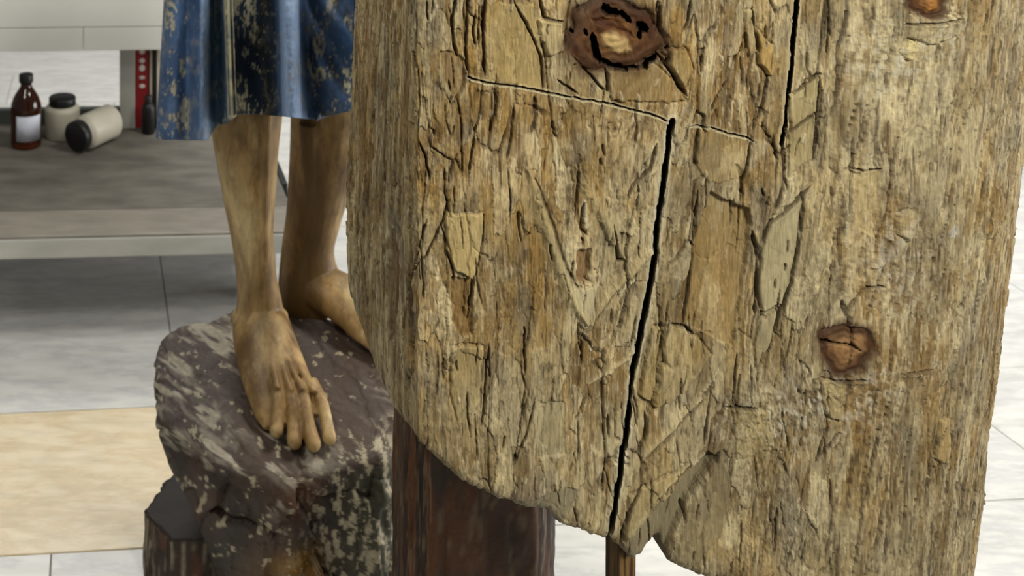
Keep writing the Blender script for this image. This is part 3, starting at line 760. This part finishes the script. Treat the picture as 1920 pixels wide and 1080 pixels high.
def stroke(pts, w, depth, dark=0.0, dcol=dkb, flat=False, wob=1.6, w1=None, raw=False, lip=0.0, lipcol=None, taper=True, slant=0.5):
    """cut (depth>0) or raise (depth<0) a line; w = half width in px, depth in mm"""
    global H, K, HS
    Q = pts if raw else [FU(*p_) for p_ in pts]
    us = [q_[0] for q_ in Q]; vs = [q_[1] for q_ in Q]
    rs, cs_ = region(us, vs, 6 * w + 14)
    u = U[rs, cs_]; v = V[rs, cs_]
    if u.size == 0: return
    u = u + wob * fbm(u / 11, v / 17, 71, 3); v = v + wob * fbm(u / 13, v / 15, 73, 3)
    best = np.full(u.shape, 1e9); tt = np.zeros(u.shape); n_ = len(Q) - 1
    for i in range(n_):
        d_, t_ = seg_dist(u, v, Q[i], Q[i + 1]); m_ = d_ < best
        best = np.where(m_, d_, best); tt = np.where(m_, (i + t_) / n_, tt)
    ww = w + ((w1 if w1 is not None else w) - w) * tt
    if taper: ww = ww * (0.25 + 0.75 * np.clip(np.minimum(tt, 1 - tt) * 7, 0, 1))
    if flat: f = 1 - sstep(0.62, 1.08, best / ww)
    else: f = np.exp(-(best / (0.75 * ww)) ** 2)
    H[rs, cs_] -= depth * f
    if depth > 12: HS[rs, cs_] += depth * f * slant
    if lip: 
        g = np.exp(-((best - 1.5 * ww) / (0.9 * ww)) ** 2) * (best > ww * 0.9); H[rs, cs_] += lip * g
        if lipcol is not None:
            K[rs, cs_] = K[rs, cs_] * (1 - 0.7 * g[..., None]) + lipcol * 0.7 * g[..., None]
    if dark:
        f2_ = (dark * ((1 - sstep(0.85, 1.25, best / ww)) if flat else np.exp(-(best / (0.95 * ww)) ** 2)))[..., None]
        K[rs, cs_] = K[rs, cs_] * (1 - f2_) + dcol * f2_
def patch(pts, dh, color=None, amt=0.6, tx_=0.0, ty_=0.0, edge=2.0, wob=3.0, calm=0.0, rim=0.0):
    """polygon that stands proud (dh>0) or is chipped out (dh<0), in mm; tx/ty tilt mm per 100 px; calm smooths what was there"""
    global H, K
    Q = [FU(*p_) for p_ in pts]
    us = [q_[0] for q_ in Q]; vs = [q_[1] for q_ in Q]
    rs, cs_ = region(us, vs, 14)
    u0 = U[rs, cs_]; v0 = V[rs, cs_]
    u = u0 + wob * fbm(u0 / 12, v0 / 22, 81, 3); v = v0 + wob * 1.5 * fbm(u0 / 12, v0 / 18, 83, 3)
    best = np.full(u.shape, 1e9); ins = np.zeros(u.shape, bool)
    for i in range(len(Q)):
        p0, p1 = Q[i], Q[(i + 1) % len(Q)]
        best = np.minimum(best, seg_dist(u, v, p0, p1)[0])
        c_ = ((p0[1] > v) != (p1[1] > v)) & (u < (p1[0] - p0[0]) * (v - p0[1]) / (p1[1] - p0[1] + 1e-9) + p0[0])
        ins ^= c_
    sd = np.where(ins, best, -best)
    f = sstep(-edge, edge, sd)
    cu, cv = np.mean(us), np.mean(vs)
    if calm:
        m0 = (H[rs, cs_] * f).sum() / (f.sum() + 1e-6)
        H[rs, cs_] = H[rs, cs_] * (1 - f * calm) + m0 * f * calm
    H[rs, cs_] += f * (dh + tx_ * (u0 - cu) / 100 + ty_ * (v0 - cv) / 100)
    if rim: H[rs, cs_] -= rim * np.exp(-((sd + 1.5) / 2.2) ** 2)
    if color is not None:
        f2_ = (f * amt)[..., None]; K[rs, cs_] = K[rs, cs_] * (1 - f2_) + color * f2_

# shapes read off the timber: smooth chips, slabs, ridges
patch([(1445, 412), (1470, 392), (1505, 368), (1500, 440), (1482, 520), (1464, 572), (1428, 594), (1420, 540), (1430, 460)], 1.5, lin((172, 160, 120)), 0.75, calm=0.8, rim=4)
patch([(1425, 600), (1462, 576), (1450, 630), (1418, 690), (1412, 650)], 1.0, lin((166, 152, 112)), 0.7, calm=0.7, rim=3)
patch([(1334, 362), (1400, 388), (1408, 420), (1388, 560), (1372, 650), (1300, 612), (1278, 600), (1302, 470)], -3.5, lin((158, 130, 76)), 0.5, ty_=1.8, tx_=-1.5, calm=0.5, edge=1.5)
patch([(1226, 618), (1262, 610), (1306, 632), (1332, 662), (1290, 722), (1232, 762), (1200, 742)], 3.5, lin((168, 146, 92)), 0.4, ty_=2, rim=2)
patch([(836, 398), (905, 398), (898, 490), (882, 518), (850, 500), (838, 470)], 3.5, lin((196, 172, 112)), 0.6, ty_=2, calm=0.4, edge=1.5, rim=1)
patch([(846, 518), (886, 520), (884, 625), (862, 632), (848, 600)], -4.5, lin((128, 96, 46)), 0.7, edge=1.6)
patch([(845, 645), (905, 650), (900, 760), (860, 800), (845, 740)], 2.0, lin((176, 158, 108)), 0.45, ty_=-2, rim=2)
patch([(828, 96), (850, 100), (876, 116), (874, 165), (858, 190), (834, 150)], -5.0, lin((128, 98, 50)), 0.55, ty_=-5, calm=0.7, edge=1.5)
patch([(910, 5), (1000, 8), (1018, 110), (1016, 165), (915, 150)], 1.2, lin((178, 156, 100)), 0.55, calm=0.55)
patch([(1012, 40), (1050, 36), (1060, 92), (1030, 105), (1010, 70)], 6.5, lin((190, 172, 122)), 0.6, calm=0.6, edge=3)
patch([(1136, 135), (1225, 120), (1262, 150), (1285, 190), (1150, 190)], 1.5, lin((146, 120, 72)), 0.55, calm=0.5, rim=2)
patch([(1245, 95), (1285, 90), (1300, 130), (1282, 165), (1258, 130)], 3.5, lin((172, 148, 92)), 0.4, rim=3)
patch([(1420, 55), (1450, 85), (1452, 120), (1442, 142), (1424, 122)], 4.5, lin((182, 148, 80)), 0.6, ty_=4, edge=1.5, rim=2)
patch([(1395, 20), (1416, 18), (1420, 95), (1408, 110), (1398, 70)], 2.0, lin((176, 158, 112)), 0.5, rim=1.5)
patch([(1482, 182), (1535, 138), (1532, 206), (1484, 244)], 1.6, lin((176, 160, 112)), 0.6, calm=0.7, rim=3)
patch([(1480, 252), (1532, 212), (1524, 300), (1478, 330)], 1.4, lin((166, 150, 104)), 0.6, calm=0.7, rim=3)
patch([(1602, 322), (1656, 316), (1652, 390), (1640, 440), (1612, 430), (1600, 360)], -2.5, lin((190, 168, 114)), 0.45, ty_=1.5, edge=2.5)
patch([(945, 935), (990, 942), (1060, 914), (1088, 922), (1050, 985), (980, 985)], -2.5, lin((136, 126, 98)), 0.8, calm=0.8)
patch([(1322, 850), (1346, 858), (1290, 935), (1258, 1010), (1235, 1062), (1166, 1062), (1176, 1026), (1250, 935)], -5.0, lin((134, 122, 92)), 0.9, calm=0.95, edge=2.5, tx_=-7, wob=2)
stroke([(1320, 846), (1262, 900), (1228, 940), (1178, 1010)], 3.5, -3.0, 0.5, lin((196, 180, 138)))
patch([(1350, 860), (1372, 900), (1350, 1000), (1300, 1060), (1262, 1056), (1290, 950)], 2.0, lin((124, 110, 78)), 0.6, calm=0.5, edge=2)
patch([(1180, 930), (1290, 870), (1230, 950), (1175, 1020)], 1.5, lin((172, 152, 104)), 0.5, calm=0.4, rim=2)
patch([(1082, 470), (1106, 470), (1106, 530), (1080, 528)], -7, lin((116, 80, 38)), 0.75, edge=5, wob=6)
patch([(1064, 540), (1118, 540), (1112, 600), (1096, 622), (1078, 590)], 2.5, lin((196, 184, 146)), 0.6, calm=0.5)
patch([(1310, 240), (1405, 262), (1400, 330), (1330, 345), (1300, 300)], 1.5, lin((166, 142, 90)), 0.4, calm=0.4)
patch([(1690, 400), (1722, 392), (1735, 430), (1712, 450), (1692, 440)], 3, lin((178, 160, 114)), 0.5, rim=2)
patch([(1692, 82), (1704, 74), (1716, 84), (1712, 106), (1700, 114), (1690, 100)], 3.5, lin((212, 194, 138)), 0.8, edge=1.5, rim=2.5, wob=1)
patch([(1700, 30), (1800, 28), (1802, 55), (1750, 85), (1700, 70)], 3, lin((170, 154, 112)), 0.4, rim=2)
patch([(1802, 790), (1818, 782), (1826, 850), (1812, 870), (1795, 860)], 3.5, lin((184, 158, 104)), 0.6, rim=2, wob=1.5)
patch([(1540, 715), (1590, 720), (1580, 790), (1548, 780)], 3.0, lin((178, 160, 112)), 0.5, rim=2)
patch([(1370, 760), (1440, 770), (1450, 840), (1380, 860)], 2.0, lin((180, 162, 112)), 0.35, ty_=-2, rim=1)
patch([(1010, 752), (1058, 752), (1060, 850), (1006, 860)], -1.8, lin((176, 164, 124)), 0.5, edge=1.5, calm=0.3)

# ridges that stand proud (negative depth raises)
stroke([(985, 312), (1012, 390), (1040, 480), (1066, 552), (1100, 606)], 13, -5.0, 0.55, lin((182, 166, 118)))
stroke([(1000, 330), (1030, 400), (1060, 500), (1084, 540)], 4, 3.5, 0.55)
stroke([(1222, 470), (1182, 512), (1142, 560), (1106, 606)], 10, -4.5, 0.5, lin((174, 156, 108)))
stroke([(1186, 515), (1150, 556), (1112, 610)], 3.0, 3.5, 0.6)
stroke([(1190, 520), (1160, 552)], 2.2, -3.0, 0.7, lin((220, 208, 170)))
stroke([(1080, 312), (1110, 370), (1142, 430), (1172, 486)], 12, -3.6, 0.45, lin((168, 152, 108)))
stroke([(1094, 376), (1100, 432)], 5, -2.5, 0.75, lin((206, 196, 160)))
stroke([(1094, 378), (1088, 430), (1100, 440)], 3, 5, 0.6)
stroke([(1200, 655), (1150, 690), (1104, 724)], 5, -2.5, 0.5, lin((206, 190, 148)))
stroke([(1312, 742), (1268, 790), (1205, 856)], 5, -3.0, 0.55, lin((196, 178, 132)), lip=0)
stroke([(1318, 748), (1274, 798), (1212, 862)], 3, 3.5, 0.6)
stroke([(1346, 690), (1300, 754)], 4, -2.5, 0.5, lin((206, 192, 152)))
stroke([(1285, 470), (1262, 560)], 7, -2.5, 0.4, lin((176, 166, 132)))
stroke([(1640, 500), (1690, 470), (1720, 410)], 12, -3.0, 0.5, lin((180, 172, 146)))
stroke([(1380, 310), (1420, 380), (1440, 385)], 12, 2.5, 0.2)
for (ax_, ay_, bx2, by2) in ((1690, 45, 1800, 34), (1705, 700, 1770, 690), (1560, 716, 1640, 712), (1600, 318, 1655, 316)):
    stroke([(ax_, ay_), ((ax_ + bx2) / 2, (ay_ + by2) / 2 + 4), (bx2, by2)], 3.0, 3.5, 0.65, lip=1.0)

# long open cracks, really deep; their shade is also painted black on the walls
stroke([(1258, 226), (1252, 290), (1243, 360), (1232, 440), (1222, 530), (1211, 590), (1201, 640), (1190, 690), (1182, 740), (1177, 780), (1166, 850), (1158, 910), (1150, 970), (1142, 1040)], 5.6, 75, 1.0, recess_black, True, 2.0, 4.4, lip=0.8, lipcol=lin((206, 194, 160)), taper=False)
stroke([(1499, -160), (1496, 0), (1488, 80), (1483, 140), (1477, 185), (1473, 230), (1464, 272)], 4.4, 60, 1.0, recess_black, True, 1.5, 3.4, slant=0.62, lip=0.6, lipcol=lin((196, 180, 140)), taper=False)
# narrow cracks
cream_l = lin((212, 200, 160))
stroke([(880, 147), (905, 155), (985, 165), (1060, 180), (1090, 187), (1120, 191), (1165, 201), (1215, 213), (1242, 222), (1257, 230)], 2.0, 9, 0.85, dkb, False, 2.0, lip=0.9, lipcol=cream_l, taper=False)
stroke([(1284, 239), (1312, 237), (1335, 241), (1365, 251), (1402, 259), (1418, 268)], 1.8, 8, 0.8, dkb, False, 2.0, lip=0.9, lipcol=cream_l)
for pts_, w_, d_ in [
    ([(881, -20), (877, 60), (875, 105), (881, 145)], 2.2, 6), ([(912, -20), (906, 60), (911, 145)], 2.4, 6), ([(893, 20), (890, 60), (893, 90)], 2.2, 6), ([(905, 10), (908, 90), (909, 140)], 3.0, 5),
    ([(775, 98), (783, 130), (786, 190), (780, 250), (783, 280)], 2.6, 8), ([(858, -20), (849, 40), (852, 85), (861, 108)], 3.0, 7), ([(800, 0), (803, 40)], 2.0, 5),
    ([(763, 250), (768, 330), (766, 420), (771, 512), (762, 600), (757, 690)], 2.6, 8), ([(962, 0), (1000, 70), (1014, 108), (1017, 168)], 2.6, 7), ([(1012, -10), (1022, 35), (1058, 40)], 3.0, 7),
    ([(800, 412), (785, 470), (771, 510)], 2.0, 7), ([(843, 372), (830, 420), (800, 480), (770, 512)], 2.2, 8), ([(907, 400), (896, 490), (888, 520), (878, 600)], 2.2, 6), ([(838, 470), (850, 505), (852, 530)], 2.2, 6),
    ([(932, 170), (930, 215), (921, 250)], 3.0, 5), ([(965, 195), (958, 250), (950, 300)], 2.6, 4), ([(1000, 180), (1005, 215), (994, 250)], 4.5, 3), ([(897, 230), (885, 280), (880, 330)], 2.4, 6), ([(868, 250), (866, 330)], 1.8, 5), ([(782, 255), (800, 300), (808, 340)], 2.0, 6),
    ([(1312, 360), (1300, 470), (1290, 560), (1280, 610)], 4.2, 6), ([(1260, 608), (1285, 612), (1300, 628)], 3.0, 6), ([(1408, 430), (1420, 480), (1418, 560), (1414, 590)], 4.5, 6), ([(1420, 470), (1440, 420), (1500, 370), (1520, 350)], 3.0, 5), ([(1502, 370), (1496, 450), (1480, 530), (1462, 580), (1440, 660)], 4.0, 6), ([(1423, 588), (1465, 566)], 2.0, 4),
    ([(1408, 265), (1396, 330), (1386, 372)], 2.6, 5), ([(1310, 242), (1303, 300), (1306, 312)], 4.0, 5), ([(1466, 265), (1470, 340), (1452, 390)], 4.0, 4), ([(1232, 270), (1218, 320), (1185, 350), (1178, 370)], 4.0, 5), ([(1150, 420), (1160, 490), (1170, 485)], 2.5, 6),
    ([(1086, 308), (1084, 340), (1075, 410)], 3.0, 4), ([(917, 640), (913, 700), (908, 770), (904, 800)], 2.2, 7), ([(985, 725), (978, 770), (966, 850)], 1.8, 5), ([(1003, 745), (990, 800), (972, 850), (964, 872)], 2.0, 6), ([(1080, 850), (1068, 880)], 1.6, 4), ([(1095, 760), (1080, 790)], 2.0, 4),
    ([(1320, 852), (1260, 905), (1225, 945)], 2.8, 6), ([(1205, 910), (1185, 945), (1172, 990), (1168, 1030)], 3.2, 6), ([(1380, 660), (1372, 760)], 2.8, 5), ([(1358, 760), (1420, 766)], 3.0, 5), ([(1340, 700), (1326, 760), (1318, 830)], 2.5, 4),
    ([(1556, -20), (1556, 60), (1550, 110)], 2.4, 5), ([(1585, 20), (1580, 60), (1570, 90), (1572, 150), (1560, 230)], 3.2, 3), ([(1540, 138), (1488, 176)], 2.4, 5), ([(1533, 208), (1482, 248)], 2.4, 5), ([(1537, 140), (1533, 210), (1525, 300)], 3.4, 4),
    ([(1602, 250), (1598, 320), (1600, 390)], 2.6, 6), ([(1690, 250), (1675, 330), (1665, 400), (1650, 450)], 3.0, 4), ([(1795, 280), (1788, 340), (1782, 370)], 2.0, 4), ([(1800, 340), (1796, 400), (1780, 450)], 1.8, 4), ([(1862, 480), (1856, 540), (1840, 565), (1825, 580)], 2.6, 4), ([(1790, 500), (1775, 560), (1776, 620)], 2.4, 4),
    ([(1667, 800), (1650, 880), (1631, 955), (1609, 1080)], 3.0, 6), ([(1688, 890), (1672, 985), (1660, 1040)], 2.8, 5), ([(1556, 900), (1562, 960), (1556, 1010)], 2.6, 5), ([(1810, 800), (1785, 870), (1772, 930)], 2.6, 5), ([(1775, 890), (1768, 940)], 2.6, 4), ([(1752, 930), (1740, 1010), (1742, 1060)], 2.2, 4), ([(1820, 870), (1778, 880)], 2.0, 4),
    ([(1548, 810), (1530, 870)], 2.4, 4), ([(1535, 860), (1580, 810)], 3.0, 4), ([(1575, 560), (1590, 590), (1606, 558)], 4.5, 6), ([(1595, 590), (1592, 630)], 3.0, 6), ([(1605, 560), (1632, 540), (1665, 535)], 3.0, 4), ([(1574, 430), (1578, 500)], 2.8, 4),
    ([(1295, 0), (1290, 40), (1278, 62)], 2.6, 5), ([(1320, 80), (1312, 140)], 1.8, 4), ([(1398, 60), (1400, 95)], 3.0, 6), ([(1410, 10), (1416, 60), (1424, 100)], 3.2, 6), ([(1440, 140), (1432, 190), (1418, 230)], 3.4, 4), ([(1365, 155), (1340, 185), (1330, 205)], 3.0, 5), ([(1232, 100), (1255, 130), (1272, 158), (1288, 180)], 4.0, 8), ([(1255, 85), (1250, 120)], 4.0, 7), ([(1138, 132), (1140, 175)], 2.6, 6), ([(1075, 105), (1115, 150), (1135, 172)], 2.4, 6), ([(1045, 150), (1085, 178)], 2.0, 5), ([(1232, 0), (1236, 50), (1230, 70)], 3.5, 7),
    ]:
    stroke(pts_, w_, d_, 0.85, dkb, False, 1.8, lip=0.5)
# left side face: long shakes
for (x_, y0_, y1_) in ((690, 20, 300), (705, -20, 240), (722, 60, 420), (735, 0, 200), (742, 260, 560), (728, 300, 640), (700, 330, 600), (683, 400, 560), (672, 450, 560), (715, 470, 720), (745, 500, 790)):
    stroke([(x_ + rc.uniform(-2, 2), y0_), (x_ + rc.uniform(-4, 4), (2 * y0_ + y1_) / 3), (x_ + rc.uniform(-4, 4), (y0_ + 2 * y1_) / 3), (x_ + rc.uniform(-4, 4), y1_)], 5, 5, 0.7)
patch([(738, 430), (752, 470), (748, 600), (738, 640), (732, 540)], -4, lin((104, 76, 42)), 0.7)
patch([(668, 430), (680, 440), (684, 500), (678, 520)], 4, lin((186, 170, 128)), 0.6)
# small chance checks and chips all over
for k in range(330):
    u = rc.uniform(colU[nL] - 60, colU[-1] - 250); v = rc.uniform(VT, 1080); l = rc.uniform(14, 95) * (1.5 if u > 1500 else 1)
    sl = rc.gauss(-0.07 if u > 1200 else 0.02, 0.12)
    stroke([(u, v), (u + sl * l * 0.5 + rc.uniform(-3, 3), v + l * 0.5), (u + sl * l, v + l)], rc.uniform(0.9, 2.2), rc.uniform(2, 6), rc.uniform(0.5, 0.9), dkb, False, 1.5, raw=True)
for k in range(260):
    u = rc.uniform(colU[nL] - 100, colU[-1] - 250); v = rc.uniform(VT, 1080); l = rc.uniform(8, 40)
    sl = rc.gauss(-0.05, 0.25)
    stroke([(u, v), (u + sl * l, v + l)], rc.uniform(1.4, 3.6), -rc.uniform(0.8, 2.4), rc.uniform(0.2, 0.6), lin((214, 200, 160)), False, 2, raw=True)
# pin hole in a white spot
stroke([(1806, 425), (1808, 445)], 12, -1.0, 0.8, lin((198, 194, 180))); stroke([(1809, 430), (1809, 436)], 2.6, 9, 0.9, recess_black, True, 0.5, taper=False)
stroke([(966, 852), (965, 862)], 3.2, 7, 0.8, dkb, True, 0.5, taper=False)

# knots: ringed, resin-dark, with deep holes coloured black
knot_masks = []
for qn, (kx, ky, ka, kb) in enumerate(KN):
    ku, kv = FU(kx, ky)
    sx_ = (uu(kx + 20) - uu(kx - 20)) / 40.0
    ang = np.arctan2((V - kv) / kb, (U - ku) / (ka * sx_))
    wob_ = 1 + 0.10 * np.sin(3 * ang + qn * 2 + 0.6) + 0.05 * np.sin(7 * ang + qn) + 0.05 * fbm(U / 18, V / 18, 91 + qn)
    rr_ = np.hypot((U - ku) / (ka * sx_), (V - kv) / kb) / wob_
    ins = sstep(1.04, 0.97, rr_)
    knot_masks.append(rr_ < 1.0)
    H = H * (1 - 0.75 * ins) + ins * (-2.5 + 2.5 * (1 - rr_) + 0.5 * np.sin(rr_ * 26 + 2 * fbm(U / 20, V / 20, 93)))
    H -= (4.5 if qn == 0 else 1.8) * np.exp(-((rr_ - 1.02) / 0.06) ** 2) * sstep(-0.5, 0.2, np.sin(ang * 2 + qn) + fbm(U / 30, V / 30, 95) + (0.4 if qn == 0 else -0.1))
    c_k = (lin((120, 80, 34)), lin((142, 108, 68)), lin((136, 92, 46)))[qn]
    soft = sstep(1.42, 0.88, rr_ + 0.10 * fbm(U / 14, V / 20, 96 + qn))
    mixK(lin((74, 43, 20)), soft * 0.95)
    core = sstep(0.86, 0.35, rr_ + 0.12 * fbm(U / 16, V / 16, 94 + qn))
    mixK(c_k, core * (0.55 if qn == 0 else 0.9))
    mixK(dkb, ins * sstep(0.1, 0.5, np.sin(rr_ * 26 + 2 * fbm(U / 20, V / 20, 93))) * 0.3)
    mixK(redb, ins * sstep(0.0, 0.35, fbm(U / 22, V / 22, 97)) * (0.75 if qn == 0 else 0.3))
    mixK(dkb, np.exp(-((rr_ - 0.97) / 0.09) ** 2) * 0.6 * sstep(-0.4, 0.4, fbm(U / 25, V / 25, 90 + qn) + 0.3))
# features of the big knot
patch([(1128, 66), (1148, 58), (1176, 76), (1184, 94), (1160, 100), (1136, 88)], 3.0, lin((186, 158, 104)), 0.85, edge=6)
for pts_, w_, d_ in [([(1132, 10), (1140, 24), (1162, 26)], 9, 28), ([(1160, 22), (1182, 42)], 6, 24), ([(1196, 42), (1206, 54), (1216, 54)], 8, 26), ([(1200, 58), (1198, 74)], 4, 18), ([(1112, 62), (1116, 90), (1124, 118)], 6, 24), ([(1124, 112), (1150, 126), (1176, 132)], 5.5, 24), ([(1176, 130), (1206, 128), (1230, 104)], 3.5, 20), ([(1098, 56), (1100, 68)], 3.5, 16), ([(1072, 60), (1078, 62)], 4, 14)]:
    stroke(pts_, w_, d_, 0.85, recess_black, True, 3.0)
patch([(1110, 36), (1150, 34), (1190, 70), (1170, 62), (1130, 50)], -3, lin((70, 34, 12)), 0.7, edge=4)
# cross checks in the small knot
stroke([(1540, 640), (1570, 645), (1600, 648), (1622, 660)], 2.4, 10, 0.9, recess_black, False, 2); stroke([(1604, 610), (1602, 650), (1598, 690)], 2.6, 10, 0.9, recess_black, False, 2); stroke([(1544, 640), (1554, 646)], 6, 12, 0.9, recess_black, False, 2)
patch([(1568, 640), (1600, 638), (1604, 672), (1578, 684)], 1.5, lin((150, 112, 70)), 0.5, edge=6); patch([(1606, 634), (1630, 630), (1634, 660), (1610, 664)], 1.5, lin((160, 122, 78)), 0.5, edge=6)
patch([(1728, -10), (1750, -12), (1752, 16), (1734, 22)], 1.5, lin((176, 122, 60)), 0.7, edge=5)

# bottom outline (py on the front plane), per column
ol = [(-0.26, 806), (-0.20, 822), (-0.14, 858), (-0.08, 866), (-0.03, 846), (0.0, 836)]
vb = np.zeros(NC)
vb[:nL] = np.interp(-sL, [o_[0] for o_ in ol], [o_[1] for o_ in ol])
fo = [(780, 836), (800, 848), (840, 884), (872, 908), (930, 938), (985, 962), (1008, 966), (1032, 966), (1046, 984), (1062, 990), (1098, 1004), (1136, 1022), (1142, 1020), (1146, 1004), (1150, 1012), (1160, 1032), (1172, 1042), (1190, 1060), (1206, 1056), (1222, 1036), (1234, 1022), (1243, 1020), (1248, 1040), (1258, 1060), (1290, 1074), (1330, 1090), (1400, 1115), (1460, 1150), (1600, 1220), (1700, 1296), (3000, 1296)]
vb[nL:] = np.interp(colU[nL:], [o_[0] for o_ in fo], [o_[1] for o_ in fo])
vb += 2.5 * fbm(colU / 9, colU * 0, 99, 3) + 2 * fbm(colU / 3, colU * 0, 98, 2)
Vc = np.minimum(V, vb[None, :])
Hm = H / 1000.0
# feather the relief near the ragged lower edge so that it rounds off
Hm = Hm - 0.010 * np.exp(-np.clip(vb[None, :] - V, 0, 999) / 9.0)
cornerX = colX[None, :] - 0.00003 * np.clip(Vc - 250, -300, 300) * (np.arange(NC)[None, :] < nL) * np.clip(sL[0] and 1, 0, 1) * np.concatenate([sL / 0.26, np.zeros(NC - nL)])[None, :]
rgt = np.concatenate([np.zeros(nL + nF), np.sin(np.clip(ph, 0, math.pi / 2)) ** 1.0])[None, :] * (-0.00008 * (Vc - 150))
Xw = cornerX + rgt + nX[None, :] * Hm + HS / 1000.0; Yw = colY[None, :] + nY[None, :] * Hm; Zw = HC - (Vc - PY) / F
co = np.stack([Xw, Yw, Zw], -1).reshape(-1, 3)
idx = np.arange(NV * NC).reshape(NV, NC)
keep = (V[:-1, :-1] < vb[None, :-1]) | (V[:-1, 1:] < vb[None, 1:])
quads = np.stack([idx[:-1, :-1], idx[1:, :-1], idx[1:, 1:], idx[:-1, 1:]], -1)
kc = np.zeros(keep.shape, int)
for qn, m_ in enumerate(knot_masks): kc[m_[:-1, :-1] & keep] = qn + 1
Kf = np.clip(K, 0.003, 1).reshape(-1, 3)
def sub_mesh(name, qsel, extra_co=None, extra_q=None):
    used = np.unique(qsel); remap = np.full(len(co), -1, dtype=np.int64); remap[used] = np.arange(len(used))
    c2 = co[used]; q2 = remap[qsel]; k2 = Kf[used]
    if extra_co is not None:
        q2 = np.concatenate([q2, np.where(extra_q < 0, -extra_q - 1 + len(used), remap[np.maximum(extra_q, 0)])]); c2 = np.concatenate([c2, extra_co]); k2 = np.concatenate([k2, np.zeros((len(extra_co), 3)) + brn])
    return grid_mesh(name, c2, q2, k2)
# back and underside closing the trunk
step = list(range(0, NC, 6)) + [NC - 1]
botrow = np.minimum(np.searchsorted(rowV, vb), NV - 1)
backY = 1.29
ex = []; eq = []
fb = [idx[botrow[c], c] for c in step]; ft = [idx[0, c] for c in step]
n_s = len(step)
for c in step: ex.append((Xw[botrow[c], c], max(backY, colY[c] + 0.03), Zw[botrow[c], c]))
for c in step: ex.append((Xw[0, c], max(backY, colY[c] + 0.03), Zw[0, c]))
for i in range(n_s - 1):
    B0, B1, T0, T1 = -(i + 1), -(i + 2), -(n_s + i + 1), -(n_s + i + 2)
    eq.append((fb[i], B0, B1, fb[i + 1])); eq.append((B0, T0, T1, B1)); eq.append((ft[i + 1], T1, T0, ft[i]))
link('trunk', sub_mesh('trunk', quads[keep & (kc == 0)], np.array(ex), np.array(eq)), M_timber, timber)
for qn in range(len(KN)):
    kq = quads[kc == qn + 1]
    ob = link('knot', sub_mesh('knot', kq), M_knot, timber)
    ob['label'] = ('large charred brown knot with black holes', 'small reddish brown knot crossed by black checks', 'round orange brown knot')[qn]

# dark post carrying the timber and the thin batten below the crack
def post_col(X, Y, Z, s, h):
    c = np.zeros(X.shape + (3,)) + lin((58, 39, 22))
    c = mx(c, np.zeros(3) + lin((32, 21, 12)), sstep(-0.1, 0.4, fbm(s * 40, Z * 5, 111)) * 0.8)
    c = mx(c, np.zeros(3) + lin((96, 58, 26)), sstep(0.78, 0.58, Z) * sstep(-0.2, 0.4, fbm(s * 26, Z * 8, 113)) * 0.8)
    c = mx(c, np.zeros(3) + lin((124, 106, 78)), sstep(0.25, 0.42, fbm(s * 110, Z * 28, 115)) * 0.55)
    return c
dpst = 1.34
xa = P(764, 1080, dpst).x; xb = P(1000, 1080, dpst).x; xc = P(1050, 1080, 1.40).x
ptsp = [(xa, 1.36), (xa + 0.03, 1.325), (xb, dpst - 0.01), (xc, 1.42), (xb, 1.52), (xa + 0.02, 1.50)]
pm = prism_rough('support_post', ptsp, 0.0, 0.93, M_rock, timber, 121, post_col, 24, 90, 0.006, 0.03)
pm['label'] = 'dark brown stained support post'
def bat_col(X, Y, Z, s, h):
    c = np.zeros(X.shape + (3,)) + lin((120, 92, 48))
    return mx(c, np.zeros(3) + lin((62, 40, 20)), sstep(-0.1, 0.2, fbm(s * 220, Z * 8, 131)))
xa = P(1149, 1060, 1.03).x; xb = P(1186, 1060, 1.03).x
prism_rough('batten', [(xa, 1.015), (xb, 1.02), (xb, 1.05), (xa, 1.05)], 0.0, 0.78, M_timber, timber, 141, bat_col, 10, 60, 0.0015)
